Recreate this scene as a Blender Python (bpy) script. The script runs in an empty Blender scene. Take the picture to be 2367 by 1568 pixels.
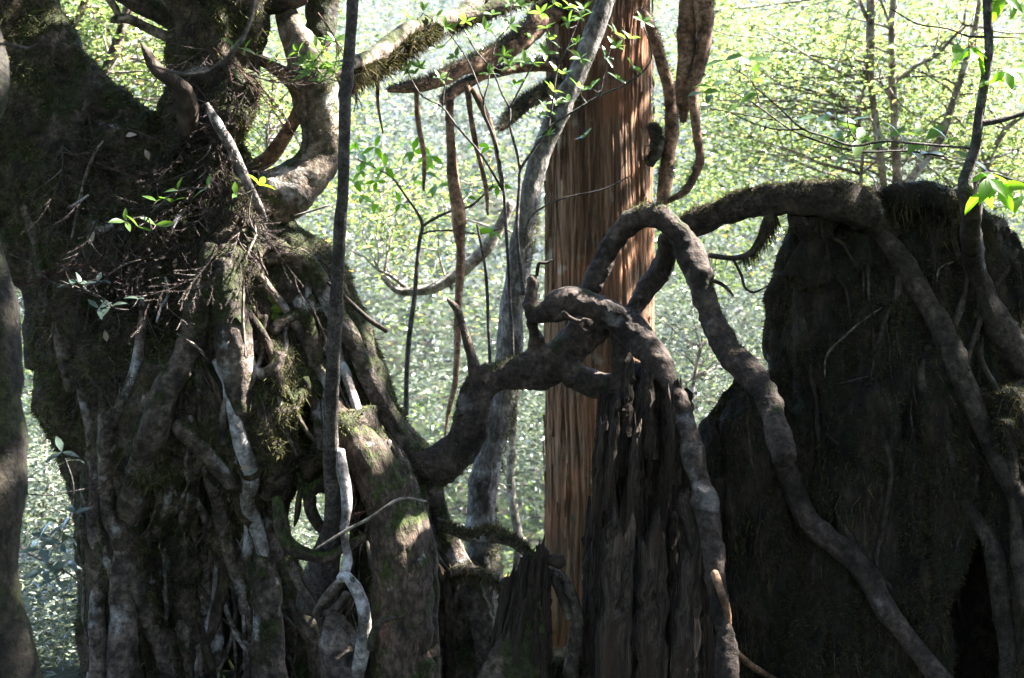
import bpy, math, random
import numpy as np
from mathutils import Vector, Matrix
from mathutils.bvhtree import BVHTree

rng = np.random.default_rng(7)
random.seed(7)
scene = bpy.context.scene
COL = scene.collection

# ------------------------------------------------------------------ camera
CZ = 1.6
HF = math.radians(40.0)
K = 2 * math.tan(HF / 2) / 2367.0          # metres per photo unit and metre of distance
cam_d = bpy.data.cameras.new('camera')
cam = bpy.data.objects.new('camera', cam_d)
COL.objects.link(cam)
cam.location = (0, 0, CZ)
cam.rotation_euler = (math.radians(90), 0, 0)
cam_d.sensor_width = 36
cam_d.lens = 18 / math.tan(HF / 2)
cam_d.clip_end = 500
cam_d.clip_start = 0.05
cam_d.dof.use_dof = True
cam_d.dof.focus_distance = 6.2
cam_d.dof.aperture_fstop = 3.4
scene.camera = cam

# ------------------------------------------------------------------ sky, sun, exposure
SUN_EL = math.radians(50)
sun_dir = Vector((math.cos(SUN_EL) * 0.97, math.cos(SUN_EL) * 0.24, math.sin(SUN_EL))).normalized()
world = bpy.data.worlds.new('World')
scene.world = world
world.use_nodes = True
wn = world.node_tree
sky = wn.nodes.new('ShaderNodeTexSky')
sky.sky_type = 'NISHITA'
sky.sun_disc = False
sky.sun_elevation = SUN_EL
sky.sun_rotation = math.atan2(sun_dir.x, sun_dir.y)
bg = wn.nodes['Background']
bg.inputs['Strength'].default_value = 0.15
wn.links.new(sky.outputs[0], bg.inputs['Color'])
sl = bpy.data.lights.new('sun', 'SUN')
sl.energy = 5.0
sl.angle = math.radians(0.53)
sl.color = (1.0, 0.95, 0.87)
so = bpy.data.objects.new('sun', sl)
so.rotation_euler = sun_dir.to_track_quat('Z', 'Y').to_euler()
COL.objects.link(so)
vs = scene.view_settings
vs.view_transform = 'Standard'
vs.look = 'None'
vs.gamma = 1
vs.exposure = 3.9
cy = scene.cycles
cy.max_bounces = 7
cy.diffuse_bounces = 4
cy.transmission_bounces = 4
cy.glossy_bounces = 2
cy.sample_clamp_indirect = 4.0
cy.caustics_reflective = False
cy.caustics_refractive = False
cy.use_denoising = True

# ------------------------------------------------------------------ helpers
def P(px, py, d):
    return np.array([(px - 1183.5) * K * d, d, CZ - (py - 784) * K * d])

def proj(V):
    d = V[:, 1]
    return V[:, 0] / (K * d) + 1183.5, 784 - (V[:, 2] - CZ) / (K * d)

def _h(ix, iy, iz, seed):
    h = (ix * 374761393 + iy * 668265263 + iz * 2147483647 + seed * 974711) & 0xFFFFFFFF
    h = ((h ^ (h >> 13)) * 1274126177) & 0xFFFFFFFF
    h = ((h ^ (h >> 16)) * 2246822519) & 0xFFFFFFFF
    return ((h ^ (h >> 15)) & 0xFFFFFF) / 16777215.0

def vnoise(p, seed=0):
    p = np.asarray(p, float)
    i = np.floor(p).astype(np.int64)
    f = p - i
    f = f * f * (3 - 2 * f)
    r = 0
    for dx in (0, 1):
        wx = f[:, 0] if dx else 1 - f[:, 0]
        for dy in (0, 1):
            wy = f[:, 1] if dy else 1 - f[:, 1]
            for dz in (0, 1):
                wz = f[:, 2] if dz else 1 - f[:, 2]
                r = r + wx * wy * wz * _h(i[:, 0] + dx, i[:, 1] + dy, i[:, 2] + dz, seed)
    return r * 2 - 1

def fbm(p, octv=4, seed=0):
    p = np.asarray(p, float)
    a, r = 1.0, 0
    for o in range(octv):
        r = r + a * vnoise(p * (2.03 ** o), seed + o * 17)
        a *= 0.5
    return r

def sstep(a, b, x):
    t = np.clip((x - a) / (b - a), 0, 1)
    return t * t * (3 - 2 * t)

def mk_mesh(name, V, F, smooth=True):
    V = np.asarray(V, np.float32)
    F = np.asarray(F, np.int32)
    n = F.shape[1]
    me = bpy.data.meshes.new(name)
    me.vertices.add(len(V))
    me.vertices.foreach_set('co', V.ravel())
    me.loops.add(F.size)
    me.loops.foreach_set('vertex_index', F.ravel())
    me.polygons.add(len(F))
    me.polygons.foreach_set('loop_start', np.arange(0, F.size, n, dtype=np.int32))
    me.polygons.foreach_set('loop_total', np.full(len(F), n, np.int32))
    me.polygons.foreach_set('use_smooth', np.full(len(F), smooth, bool))
    me.update(calc_edges=True)
    return me

def par(o, parent):
    o.parent = parent
    o.matrix_parent_inverse = Matrix.Translation(-Vector(parent['_base']) if '_base' in parent else -parent.location)

def obj(name, me, mat, parent=None):
    o = bpy.data.objects.new(name, me)
    COL.objects.link(o)
    if mat is not None and not me.materials:
        me.materials.append(mat)
    if parent is not None:
        o.parent = parent
        w = parent.location if parent.parent is None else Vector((0, 0, 0))
        if parent.type == 'EMPTY':
            o.matrix_parent_inverse = Matrix.Translation(-parent.location)
    return o

def tag(o, label=None, cat=None, group=None, kind=None):
    if label: o['label'] = label
    if cat: o['category'] = cat
    if group: o['group'] = group
    if kind: o['kind'] = kind
    return o

def thing(name, label, cat, base, group=None):
    o = bpy.data.objects.new(name, None)
    COL.objects.link(o)
    o.location = Vector([float(c) for c in base])
    o.empty_display_size = 0.1
    return tag(o, label, cat, group)

def catmull(N, step):
    N = np.asarray(N, float)
    pts = np.vstack([2 * N[0] - N[1], N, 2 * N[-1] - N[-2]])
    out = []
    for i in range(1, len(pts) - 2):
        p0, p1, p2, p3 = pts[i - 1], pts[i], pts[i + 1], pts[i + 2]
        L = np.linalg.norm((p2 - p1)[:3])
        n = max(2, int(math.ceil(L / step)))
        t = np.linspace(0, 1, n, endpoint=False)[:, None]
        out.append(0.5 * ((2 * p1) + (-p0 + p2) * t + (2 * p0 - 5 * p1 + 4 * p2 - p3) * t ** 2 + (-p0 + 3 * p1 - 3 * p2 + p3) * t ** 3))
    out.append(pts[-2][None])
    C = np.vstack(out)
    C[:, 3] = np.maximum(C[:, 3], 0.0008)
    return C

def tube(N, seg=14, step=0.03, rough=0.08, ridge=0.0, seed=0, flat=1.0, nf=6.0, wob=0.0, knot=0.0):
    """closed swept tube through nodes (x, y, z, r); returns verts, tris"""
    C = catmull(N, step)
    if wob:
        C[:, :3] += wob * np.stack([vnoise(C[:, :3] * 5 + k * 31, seed + k) for k in range(3)], 1)
    if knot:
        C[:, 3] *= 1 + knot * (vnoise(C[:, :3] * 7, seed + 3) + 0.6 * vnoise(C[:, :3] * 19, seed + 4))
    n = len(C)
    T = np.gradient(C[:, :3], axis=0)
    T /= np.linalg.norm(T, axis=1)[:, None] + 1e-9
    up = np.array([0, 1.0, 0]) if abs(T[0][1]) < 0.9 else np.array([1.0, 0, 0])
    A = np.zeros((n, 3))
    a = np.cross(T[0], up); a /= np.linalg.norm(a)
    for i in range(n):
        a = a - T[i] * np.dot(a, T[i])
        a /= np.linalg.norm(a) + 1e-9
        A[i] = a
    B = np.cross(T, A)
    th = np.linspace(0, 2 * math.pi, seg, endpoint=False)
    D = A[:, None, :] * np.cos(th)[None, :, None] + B[:, None, :] * np.sin(th)[None, :, None]
    base = C[:, None, :3] + D * C[:, 3][:, None, None]
    fl = base.reshape(-1, 3)
    mod = 1 + rough * (fbm(fl * nf, 3, seed) + 0.55 * fbm(fl * nf * 3.7, 2, seed + 9)).reshape(n, seg)
    if ridge:
        s = np.cumsum(np.r_[0, np.linalg.norm(np.diff(C[:, :3], axis=0), axis=1)])
        q = np.stack([np.cos(th)[None, :] * 2.3 + 0 * s[:, None], np.sin(th)[None, :] * 2.3 + 0 * s[:, None], s[:, None] * 2.0 + 0 * th[None, :]], -1).reshape(-1, 3)
        mod = mod + ridge * vnoise(q, seed + 5).reshape(n, seg)
    off = D * (C[:, 3][:, None] * mod)[:, :, None]
    off[:, :, 1] *= flat
    V = (C[:, None, :3] + off).reshape(-1, 3)
    V = np.vstack([V, C[0, :3] - T[0] * C[0, 3] * 0.5, C[-1, :3] + T[-1] * C[-1, 3] * 0.5])
    i = np.arange(n - 1)[:, None] * seg
    j = np.arange(seg)[None, :]
    j2 = (j + 1) % seg
    a_, b_, c_, d_ = i + j, i + j2, i + seg + j2, i + seg + j
    F = np.concatenate([np.stack([a_, b_, c_], -1).reshape(-1, 3), np.stack([a_, c_, d_], -1).reshape(-1, 3)])
    jj = np.arange(seg); jj2 = (jj + 1) % seg
    F = np.vstack([F, np.stack([np.full(seg, n * seg), jj2, jj], 1),
                   np.stack([np.full(seg, n * seg + 1), (n - 1) * seg + jj, (n - 1) * seg + jj2], 1)])
    return V, F

def join(parts):
    Vs, Fs, o = [], [], 0
    for V, F in parts:
        Vs.append(V); Fs.append(F + o); o += len(V)
    return np.vstack(Vs), np.vstack(Fs)

def pxn(nodes, d):
    """photo nodes (x, y, width[, distance]) to world nodes"""
    out = []
    m = len(nodes)
    for i, nd in enumerate(nodes):
        if len(nd) > 3: dd = nd[3]
        elif isinstance(d, (list, tuple)): dd = d[0] + (d[1] - d[0]) * i / max(1, m - 1)
        else: dd = d
        p = P(nd[0], nd[1], dd)
        out.append([p[0], p[1], p[2], nd[2] * 0.5 * K * dd])
    return np.array(out)

def normals(V, F):
    n = np.cross(V[F[:, 1]] - V[F[:, 0]], V[F[:, 2]] - V[F[:, 0]])
    N = np.zeros_like(V)
    for k in range(3):
        np.add.at(N, F[:, k], n)
    return N / (np.linalg.norm(N, axis=1)[:, None] + 1e-12)

def remesh(parts, voxel, smooth_it=4):
    V, F = join(parts)
    me = mk_mesh('tmp', V, F)
    o = bpy.data.objects.new('tmp', me)
    COL.objects.link(o)
    m = o.modifiers.new('r', 'REMESH'); m.mode = 'VOXEL'; m.voxel_size = voxel
    if smooth_it:
        s = o.modifiers.new('s', 'SMOOTH'); s.factor = 0.5; s.iterations = smooth_it
    t = o.modifiers.new('t', 'TRIANGULATE')
    dg = bpy.context.evaluated_depsgraph_get()
    ev = o.evaluated_get(dg)
    em = ev.to_mesh()
    V = np.empty(len(em.vertices) * 3, np.float32); em.vertices.foreach_get('co', V)
    F = np.empty(len(em.loops), np.int32); em.loops.foreach_get('vertex_index', F)
    V = V.reshape(-1, 3).astype(float); F = F.reshape(-1, 3)
    ev.to_mesh_clear()
    bpy.data.objects.remove(o); bpy.data.meshes.remove(me)
    return V, F

class Caster:
    def __init__(self, V, F):
        self.t = BVHTree.FromPolygons(V.tolist(), F.tolist())
    def depth(self, px, py, fallback=None):
        o = Vector((0, 0, CZ))
        d = Vector(P(px, py, 1.0)) - o
        h = self.t.ray_cast(o, d.normalized())
        return h[0].y if h[0] is not None else fallback

def drape(nodes, caster, proud=0.35, fallback=6.0):
    """root nodes laid on the body that carries them; result is ordinary 3D nodes"""
    ds = [nd[3] if len(nd) > 3 else caster.depth(nd[0], nd[1]) for nd in nodes]
    good = [x for x in ds if x is not None]
    if not good: good = [fallback]
    last = good[0]
    for i, x in enumerate(ds):
        if x is None: ds[i] = last
        last = ds[i]
    ds = np.array(ds)
    if len(ds) > 3:
        e = np.r_[ds[0], ds, ds[-1]]
        med = np.median(np.stack([e[:-2], e[1:-1], e[2:]]), axis=0)
        e = np.r_[med[0], med, med[-1]]
        ds = (e[:-2] + 2 * e[1:-1] + e[2:]) / 4
    out = []
    for nd, dd in zip(nodes, ds):
        r = nd[2] * 0.5 * K * dd
        dd2 = dd - r * proud
        p = P(nd[0], nd[1], dd2)
        out.append([p[0], p[1], p[2], nd[2] * 0.5 * K * dd2])
    return np.array(out)

def blades(V, F, dens, length, width, mask=None, droop=0.3, seed=0, front=-0.35, out=0.7, rnd=0.6):
    """small moss / fibre blades rooted on a surface, one triangle each"""
    r = np.random.default_rng(seed)
    a, b, c = V[F[:, 0]], V[F[:, 1]], V[F[:, 2]]
    n = np.cross(b - a, c - a)
    ar = np.linalg.norm(n, axis=1) * 0.5
    n = n / (2 * ar[:, None] + 1e-12)
    ctr = (a + b + c) / 3
    tc = np.array([0, 0, CZ]) - ctr
    tc /= np.linalg.norm(tc, axis=1)[:, None]
    ok = (n * tc).sum(1) > front
    w = ar * ok
    if mask is not None:
        w = w * np.clip(mask(ctr, n), 0, 1)
    tot = w.sum()
    cnt = int(tot * dens)
    if cnt < 1: return np.zeros((0, 3)), np.zeros((0, 3), int)
    fi = r.choice(len(F), cnt, p=w / tot)
    u, v = r.random(cnt), r.random(cnt)
    fl = u + v > 1
    u[fl], v[fl] = 1 - u[fl], 1 - v[fl]
    p = a[fi] + (b - a)[fi] * u[:, None] + (c - a)[fi] * v[:, None]
    nn = n[fi]
    d = nn * out + r.normal(0, rnd, (cnt, 3)) + np.array([0, 0, -droop])
    d /= np.linalg.norm(d, axis=1)[:, None]
    L = r.uniform(length[0], length[1], cnt)[:, None]
    s = np.cross(d, r.normal(0, 1, (cnt, 3)))
    s /= np.linalg.norm(s, axis=1)[:, None] + 1e-9
    W = L * width
    q = p - nn * 0.003
    VV = np.stack([q + s * W, q - s * W, q + d * L], 1).reshape(-1, 3)
    FF = np.arange(cnt * 3).reshape(-1, 3)
    return VV, FF

def leaf_cards(pos, dirs, L, wr=0.45, seed=0, up=0.8, fold=0.15):
    """one folded four-corner leaf blade at each position"""
    r = np.random.default_rng(seed)
    n = len(pos)
    d = dirs / (np.linalg.norm(dirs, axis=1)[:, None] + 1e-9)
    nrm = np.array([0, 0, up]) + r.normal(0, 0.55, (n, 3))
    s = np.cross(d, nrm); s /= np.linalg.norm(s, axis=1)[:, None] + 1e-9
    nn = np.cross(s, d)
    L = np.broadcast_to(np.asarray(L, float), (n,))[:, None]
    W = L * wr * 0.5
    m = pos + d * L * 0.45
    VV = np.stack([pos, m + s * W + nn * L * fold, pos + d * L, m - s * W + nn * L * fold], 1).reshape(-1, 3)
    i = np.arange(n)[:, None] * 4
    FF = np.concatenate([i + np.array([[0, 1, 2]]), i + np.array([[0, 2, 3]])])
    return VV, FF

def rdir(n, r, zs=0.35):
    d = r.normal(0, 1, (n, 3)); d[:, 2] = d[:, 2] * zs - 0.15
    return d

# ------------------------------------------------------------------ materials
def nt(mat):
    mat.use_nodes = True
    t = mat.node_tree
    return t, t.nodes, t.links, t.nodes['Principled BSDF']

def ramp(N, stops):
    r = N.new('ShaderNodeValToRGB')
    while len(r.color_ramp.elements) < len(stops): r.color_ramp.elements.new(0.5)
    for e, (p, c) in zip(r.color_ramp.elements, stops):
        e.position = p
        e.color = (c[0], c[1], c[2], 1) if hasattr(c, '__len__') else (c, c, c, 1)
    return r

def bark(name, dark, light, scale=6.0, stretch=(1, 1, 1), moss=0.0, moss_col=(0.035, 0.045, 0.012), lichen=0.0,
         lichen_col=(0.42, 0.42, 0.43), bump=0.5, fine=40.0, rough=0.9, warm=None, cf=1.0):
    mat = bpy.data.materials.new(name)
    t, N, L, B = nt(mat)
    tc = N.new('ShaderNodeTexCoord')
    mp = N.new('ShaderNodeMapping'); mp.inputs['Scale'].default_value = stretch
    L.new(tc.outputs['Object'], mp.inputs['Vector'])
    n1 = N.new('ShaderNodeTexNoise'); n1.inputs['Scale'].default_value = scale; n1.inputs['Detail'].default_value = 7; n1.inputs['Roughness'].default_value = 0.65
    L.new(mp.outputs[0], n1.inputs['Vector'])
    r1 = ramp(N, [(0.38, dark), (0.5, tuple((a + b) / 2 for a, b in zip(dark, light))), (0.62, light)])
    L.new(n1.outputs['Fac'], r1.inputs[0])
    col = r1.outputs[0]
    n2 = N.new('ShaderNodeTexNoise'); n2.inputs['Scale'].default_value = fine; n2.inputs['Detail'].default_value = 5; n2.inputs['Roughness'].default_value = 0.7
    L.new(mp.outputs[0], n2.inputs['Vector'])
    def mix(fac, a, b, mode='MIX'):
        m = N.new('ShaderNodeMix'); m.data_type = 'RGBA'; m.blend_type = mode
        if isinstance(fac, float): m.inputs['Factor'].default_value = fac
        else: L.new(fac, m.inputs['Factor'])
        for k, x in (('A', a), ('B', b)):
            s = [i for i in m.inputs if i.name == k and i.type == 'RGBA'][0]
            if hasattr(x, 'is_linked') or hasattr(x, 'links'): L.new(x, s)
            else: s.default_value = (*x, 1)
        return [o for o in m.outputs if o.type == 'RGBA'][0]
    fr = ramp(N, [(0.36, 0.28), (0.5, 0.85), (0.64, 1.55)])
    L.new(n2.outputs['Fac'], fr.inputs[0])
    col = mix(0.85 * cf, col, fr.outputs[0], 'MULTIPLY')
    nm = N.new('ShaderNodeTexNoise'); nm.inputs['Scale'].default_value = fine * 0.33; nm.inputs['Detail'].default_value = 4; nm.inputs['Roughness'].default_value = 0.6
    L.new(mp.outputs[0], nm.inputs['Vector'])
    fm = ramp(N, [(0.38, 0.35), (0.5, 0.95), (0.62, 1.35)]); L.new(nm.outputs['Fac'], fm.inputs[0])
    col = mix(0.75 * cf, col, fm.outputs[0], 'MULTIPLY')
    if warm:
        n5 = N.new('ShaderNodeTexNoise'); n5.inputs['Scale'].default_value = 2.2; n5.inputs['Detail'].default_value = 4
        L.new(tc.outputs['Object'], n5.inputs['Vector'])
        r5 = ramp(N, [(0.5, 0.0), (0.66, 0.8)]); L.new(n5.outputs['Fac'], r5.inputs[0])
        col = mix(r5.outputs[0], col, warm)
    if lichen > 0:
        n3 = N.new('ShaderNodeTexNoise'); n3.inputs['Scale'].default_value = 4.5; n3.inputs['Detail'].default_value = 6; n3.inputs['Roughness'].default_value = 0.6
        mp3 = N.new('ShaderNodeMapping'); mp3.inputs['Location'].default_value = (3.1, 7.7, 1.3)
        L.new(tc.outputs['Object'], mp3.inputs['Vector']); L.new(mp3.outputs[0], n3.inputs['Vector'])
        c = 0.68 - 0.34 * lichen
        r3 = ramp(N, [(c, 0.0), (c + 0.07, 0.85)]); L.new(n3.outputs['Fac'], r3.inputs[0])
        lc = mix(0.5, lichen_col, fr.outputs[0], 'MULTIPLY')
        col = mix(r3.outputs[0], col, lc)
    if moss > 0:
        n4 = N.new('ShaderNodeTexNoise'); n4.inputs['Scale'].default_value = 5.5; n4.inputs['Detail'].default_value = 8; n4.inputs['Roughness'].default_value = 0.7
        L.new(tc.outputs['Object'], n4.inputs['Vector'])
        g = N.new('ShaderNodeNewGeometry'); sx = N.new('ShaderNodeSeparateXYZ'); L.new(g.outputs['Normal'], sx.inputs[0])
        ma = N.new('ShaderNodeMath'); ma.operation = 'MULTIPLY_ADD'; ma.inputs[1].default_value = 0.14
        L.new(sx.outputs['Z'], ma.inputs[0]); L.new(n4.outputs['Fac'], ma.inputs[2])
        c = 0.78 - 0.5 * moss
        r4 = ramp(N, [(c, 0.0), (c + 0.06, 1.0)]); L.new(ma.outputs[0], r4.inputs[0])
        mc = mix(0.9, moss_col, fr.outputs[0], 'MULTIPLY')
        col = mix(r4.outputs[0], col, mc)
    L.new(col, B.inputs['Base Color'])
    B.inputs['Roughness'].default_value = rough
    B.inputs['Specular IOR Level'].default_value = 0.25
    if bump:
        ad = N.new('ShaderNodeMath'); ad.operation = 'MULTIPLY_ADD'; ad.inputs[1].default_value = 0.45
        am = N.new('ShaderNodeMath'); am.operation = 'ADD'; L.new(n1.outputs['Fac'], am.inputs[0]); L.new(nm.outputs['Fac'], am.inputs[1])
        L.new(n2.outputs['Fac'], ad.inputs[0]); L.new(am.outputs[0], ad.inputs[2])
        bp = N.new('ShaderNodeBump'); bp.inputs['Strength'].default_value = bump; bp.inputs['Distance'].default_value = 0.03
        L.new(ad.outputs[0], bp.inputs['Height']); L.new(bp.outputs[0], B.inputs['Normal'])
    return mat

def leafmat(name, c1, c2, trans, rough=0.35, tfac=0.5, spec=0.5, island=True, odd=None, tlow=1.0):
    mat = bpy.data.materials.new(name)
    t, N, L, B = nt(mat)
    if island:
        g = N.new('ShaderNodeNewGeometry'); src = g.outputs['Random Per Island']
    else:
        g = N.new('ShaderNodeObjectInfo'); src = g.outputs['Random']
    st = [(0.0, c1), (0.9, c2)]
    st2 = [(0.0, tuple(x * tlow for x in trans)), (0.9, tuple(min(1, x * 1.2) for x in trans))]
    if odd:
        st += [(0.93, c2), (0.95, odd)]
        st2 += [(0.93, trans), (0.95, odd)]
    r = ramp(N, st); L.new(src, r.inputs[0])
    r2 = ramp(N, st2); L.new(src, r2.inputs[0])
    L.new(r.outputs[0], B.inputs['Base Color'])
    B.inputs['Roughness'].default_value = rough
    B.inputs['Specular IOR Level'].default_value = spec
    tr = N.new('ShaderNodeBsdfTranslucent'); L.new(r2.outputs[0], tr.inputs['Color'])
    ms = N.new('ShaderNodeMixShader'); ms.inputs[0].default_value = tfac
    L.new(B.outputs[0], ms.inputs[1]); L.new(tr.outputs[0], ms.inputs[2])
    L.new(ms.outputs[0], N['Material Output'].inputs['Surface'])
    return mat

M = {}
M['old_bark'] = bark('old_bark', (0.016, 0.012, 0.009), (0.10, 0.074, 0.056), 6, moss=0.55, lichen=0.12, bump=1.0, moss_col=(0.026, 0.030, 0.010))
M['root_moss'] = bark('root_moss', (0.034, 0.026, 0.021), (0.14, 0.108, 0.09), 7, moss=0.52, lichen=0.27, lichen_col=(0.31, 0.30, 0.30), bump=0.9, moss_col=(0.027, 0.032, 0.010))
M['root_bare'] = bark('root_bare', (0.034, 0.026, 0.022), (0.165, 0.13, 0.113), 8, moss=0.28, lichen=0.32, lichen_col=(0.33, 0.32, 0.33), bump=0.9)
M['root_white'] = bark('root_white', (0.09, 0.075, 0.068), (0.34, 0.315, 0.31), 7, moss=0.24, lichen=0.5, lichen_col=(0.44, 0.43, 0.46), bump=0.5)
M['root_pale'] = bark('root_pale', (0.07, 0.058, 0.052), (0.27, 0.235, 0.22), 9, moss=0.15, lichen=0.3, bump=0.6)
M['smooth_brown'] = bark('smooth_brown', (0.028, 0.020, 0.015), (0.105, 0.075, 0.058), 6, stretch=(1, 1, .5), moss=0.46, lichen=0.06, bump=0.8, fine=60)
M['arch_bark'] = bark('arch_bark', (0.017, 0.0125, 0.0105), (0.078, 0.057, 0.048), 6, moss=0.30, lichen=0.20, lichen_col=(0.15, 0.138, 0.132), moss_col=(0.022, 0.025, 0.009), bump=0.9, fine=45, cf=0.9)
M['limb_bark'] = bark('limb_bark', (0.06, 0.045, 0.036), (0.26, 0.20, 0.155), 7, moss=0.50, lichen=0.28, lichen_col=(0.36, 0.34, 0.32), bump=0.7, moss_col=(0.035, 0.042, 0.013))
M['red_bark'] = bark('red_bark', (0.10, 0.055, 0.035), (0.31, 0.185, 0.12), 8, moss=0.25, lichen=0.0, bump=0.6)
M['grey_bark'] = bark('grey_bark', (0.045, 0.039, 0.035), (0.215, 0.195, 0.185), 7, stretch=(1, 1, .55), moss=0.32, lichen=0.32, lichen_col=(0.29, 0.29, 0.295), bump=0.8)
M['cedar'] = bark('cedar', (0.105, 0.058, 0.036), (0.31, 0.185, 0.115), 42, stretch=(1, 1, 0.035), moss=0.32, moss_col=(0.115, 0.098, 0.052), lichen=0.2, lichen_col=(0.36, 0.29, 0.23), bump=1.0, fine=120, warm=(0.31, 0.135, 0.070), cf=0.6)
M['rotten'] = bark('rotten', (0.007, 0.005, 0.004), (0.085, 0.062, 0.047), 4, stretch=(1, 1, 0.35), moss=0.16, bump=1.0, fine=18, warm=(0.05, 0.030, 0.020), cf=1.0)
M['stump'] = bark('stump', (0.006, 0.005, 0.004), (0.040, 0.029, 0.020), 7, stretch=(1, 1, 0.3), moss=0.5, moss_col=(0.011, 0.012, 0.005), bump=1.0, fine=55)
M['stump_root'] = bark('stump_root', (0.018, 0.014, 0.011), (0.060, 0.046, 0.037), 6, moss=0.34, lichen=0.10, lichen_col=(0.20, 0.20, 0.20), moss_col=(0.02, 0.021, 0.009), bump=0.6)
M['dark_stem'] = bark('dark_stem', (0.040, 0.034, 0.031), (0.10, 0.086, 0.080), 9, moss=0.08, lichen=0.05, bump=0.5, fine=90)
M['lichen_stem'] = bark('lichen_stem', (0.012, 0.010, 0.008), (0.042, 0.035, 0.026), 4, moss=0.5, lichen=0.10, lichen_col=(0.25, 0.25, 0.25), bump=0.7, moss_col=(0.022, 0.025, 0.009))
M['pale_trunk'] = bark('pale_trunk', (0.10, 0.085, 0.07), (0.33, 0.29, 0.25), 7, moss=0.12, lichen=0.3, bump=0.5)
M['twig'] = bark('twig', (0.05, 0.038, 0.03), (0.16, 0.13, 0.11), 20, bump=0.2)
M['moss'] = leafmat('moss', (0.012, 0.014, 0.006), (0.13, 0.125, 0.050), (0.06, 0.07, 0.02), rough=0.9, tfac=0.2, spec=0.15)
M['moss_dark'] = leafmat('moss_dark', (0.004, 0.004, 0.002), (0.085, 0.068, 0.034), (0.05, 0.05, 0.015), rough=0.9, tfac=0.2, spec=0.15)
M['moss_bright'] = leafmat('moss_bright', (0.06, 0.11, 0.02), (0.13, 0.20, 0.03), (0.12, 0.2, 0.02), rough=0.8, tfac=0.3, spec=0.2)
M['moss_grey'] = leafmat('moss_grey', (0.012, 0.012, 0.009), (0.085, 0.083, 0.062), (0.06, 0.06, 0.04), rough=0.9, tfac=0.2, spec=0.15)
M['litter'] = leafmat('litter', (0.014, 0.011, 0.009), (0.085, 0.066, 0.058), (0.05, 0.03, 0.025), rough=0.8, tfac=0.12, spec=0.2, odd=(0.20, 0.175, 0.165))
M['litter_red'] = leafmat('litter_red', (0.035, 0.019, 0.014), (0.095, 0.050, 0.038), (0.07, 0.035, 0.02), rough=0.8, tfac=0.12, spec=0.2)
M['dead_leaf'] = leafmat('dead_leaf', (0.30, 0.22, 0.17), (0.42, 0.34, 0.28), (0.3, 0.2, 0.13), rough=0.6, tfac=0.25, island=False)
M['leaf_sun'] = leafmat('leaf_sun', (0.026, 0.050, 0.013), (0.12, 0.155, 0.062), (0.28, 0.385, 0.105), rough=0.22, tfac=0.43, spec=1.0, odd=(0.5, 0.38, 0.10), tlow=0.28)
M['leaf_mid'] = leafmat('leaf_mid', (0.040, 0.056, 0.036), (0.15, 0.162, 0.135), (0.28, 0.325, 0.22), rough=0.26, tfac=0.38, spec=1.0, tlow=0.3)  # paled and greyed: haze over the slope is put into the leaf colour
M['leaf_far_hazed'] = leafmat('leaf_far_hazed', (0.11, 0.118, 0.118), (0.18, 0.19, 0.19), (0.25, 0.275, 0.26), rough=0.3, tfac=0.32, spec=1.0)  # distance haze painted as a whitened, bluish-grey leaf tone
M['leaf_canopy'] = leafmat('leaf_canopy', (0.02, 0.032, 0.010), (0.04, 0.06, 0.016), (0.03, 0.05, 0.01), rough=0.5, tfac=0.12, spec=0.3)
M['leaf_green'] = leafmat('leaf_green', (0.045, 0.085, 0.020), (0.075, 0.13, 0.030), (0.13, 0.25, 0.03), rough=0.3, tfac=0.45, island=False)
M['leaf_blue'] = leafmat('leaf_blue', (0.05, 0.075, 0.055), (0.09, 0.12, 0.10), (0.08, 0.13, 0.05), rough=0.22, tfac=0.25, spec=0.9, island=False)
M['leaf_bright'] = leafmat('leaf_bright', (0.05, 0.11, 0.014), (0.08, 0.15, 0.02), (0.22, 0.46, 0.015), rough=0.3, tfac=0.6, island=False)

gm = bark('ground', (0.010, 0.008, 0.006), (0.040, 0.032, 0.022), 4, moss=0.45, moss_col=(0.022, 0.032, 0.010), bump=1.0)

# ------------------------------------------------------------------ ground
def gz(x, y):
    x = np.asarray(x, float); y = np.asarray(y, float)
    z = np.where(y < 6, 0.0, 0)
    z = z - 0.45 * sstep(6.5, 9.5, y) - 2.3 * sstep(10.5, 14.0, y)
    z = z + np.where(y > 17, (y - 17) * 0.62, 0) - np.where(y > 60, (y - 60) * 0.5, 0)
    q = np.stack([x * 0.5, y * 0.5, 0 * x], -1).reshape(-1, 3)
    return z + 0.12 * fbm(q, 3, 3).reshape(x.shape)

gx = np.concatenate([np.linspace(-150, -14, 18), np.linspace(-13, 13, 105), np.linspace(14, 150, 18)])
gy = np.concatenate([np.linspace(-120, -6, 18), np.linspace(-5, 34, 150), np.linspace(36, 180, 24)])
X, Y = np.meshgrid(gx, gy)
V = np.stack([X, Y, gz(X, Y)], -1).reshape(-1, 3)
nx, ny = len(gx), len(gy)
i = np.arange(ny - 1)[:, None] * nx + np.arange(nx - 1)[None, :]
F = np.stack([i, i + 1, i + nx + 1, i + nx], -1).reshape(-1, 4)
tag(obj('ground', mk_mesh('ground', V, F), gm), kind='structure')

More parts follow.
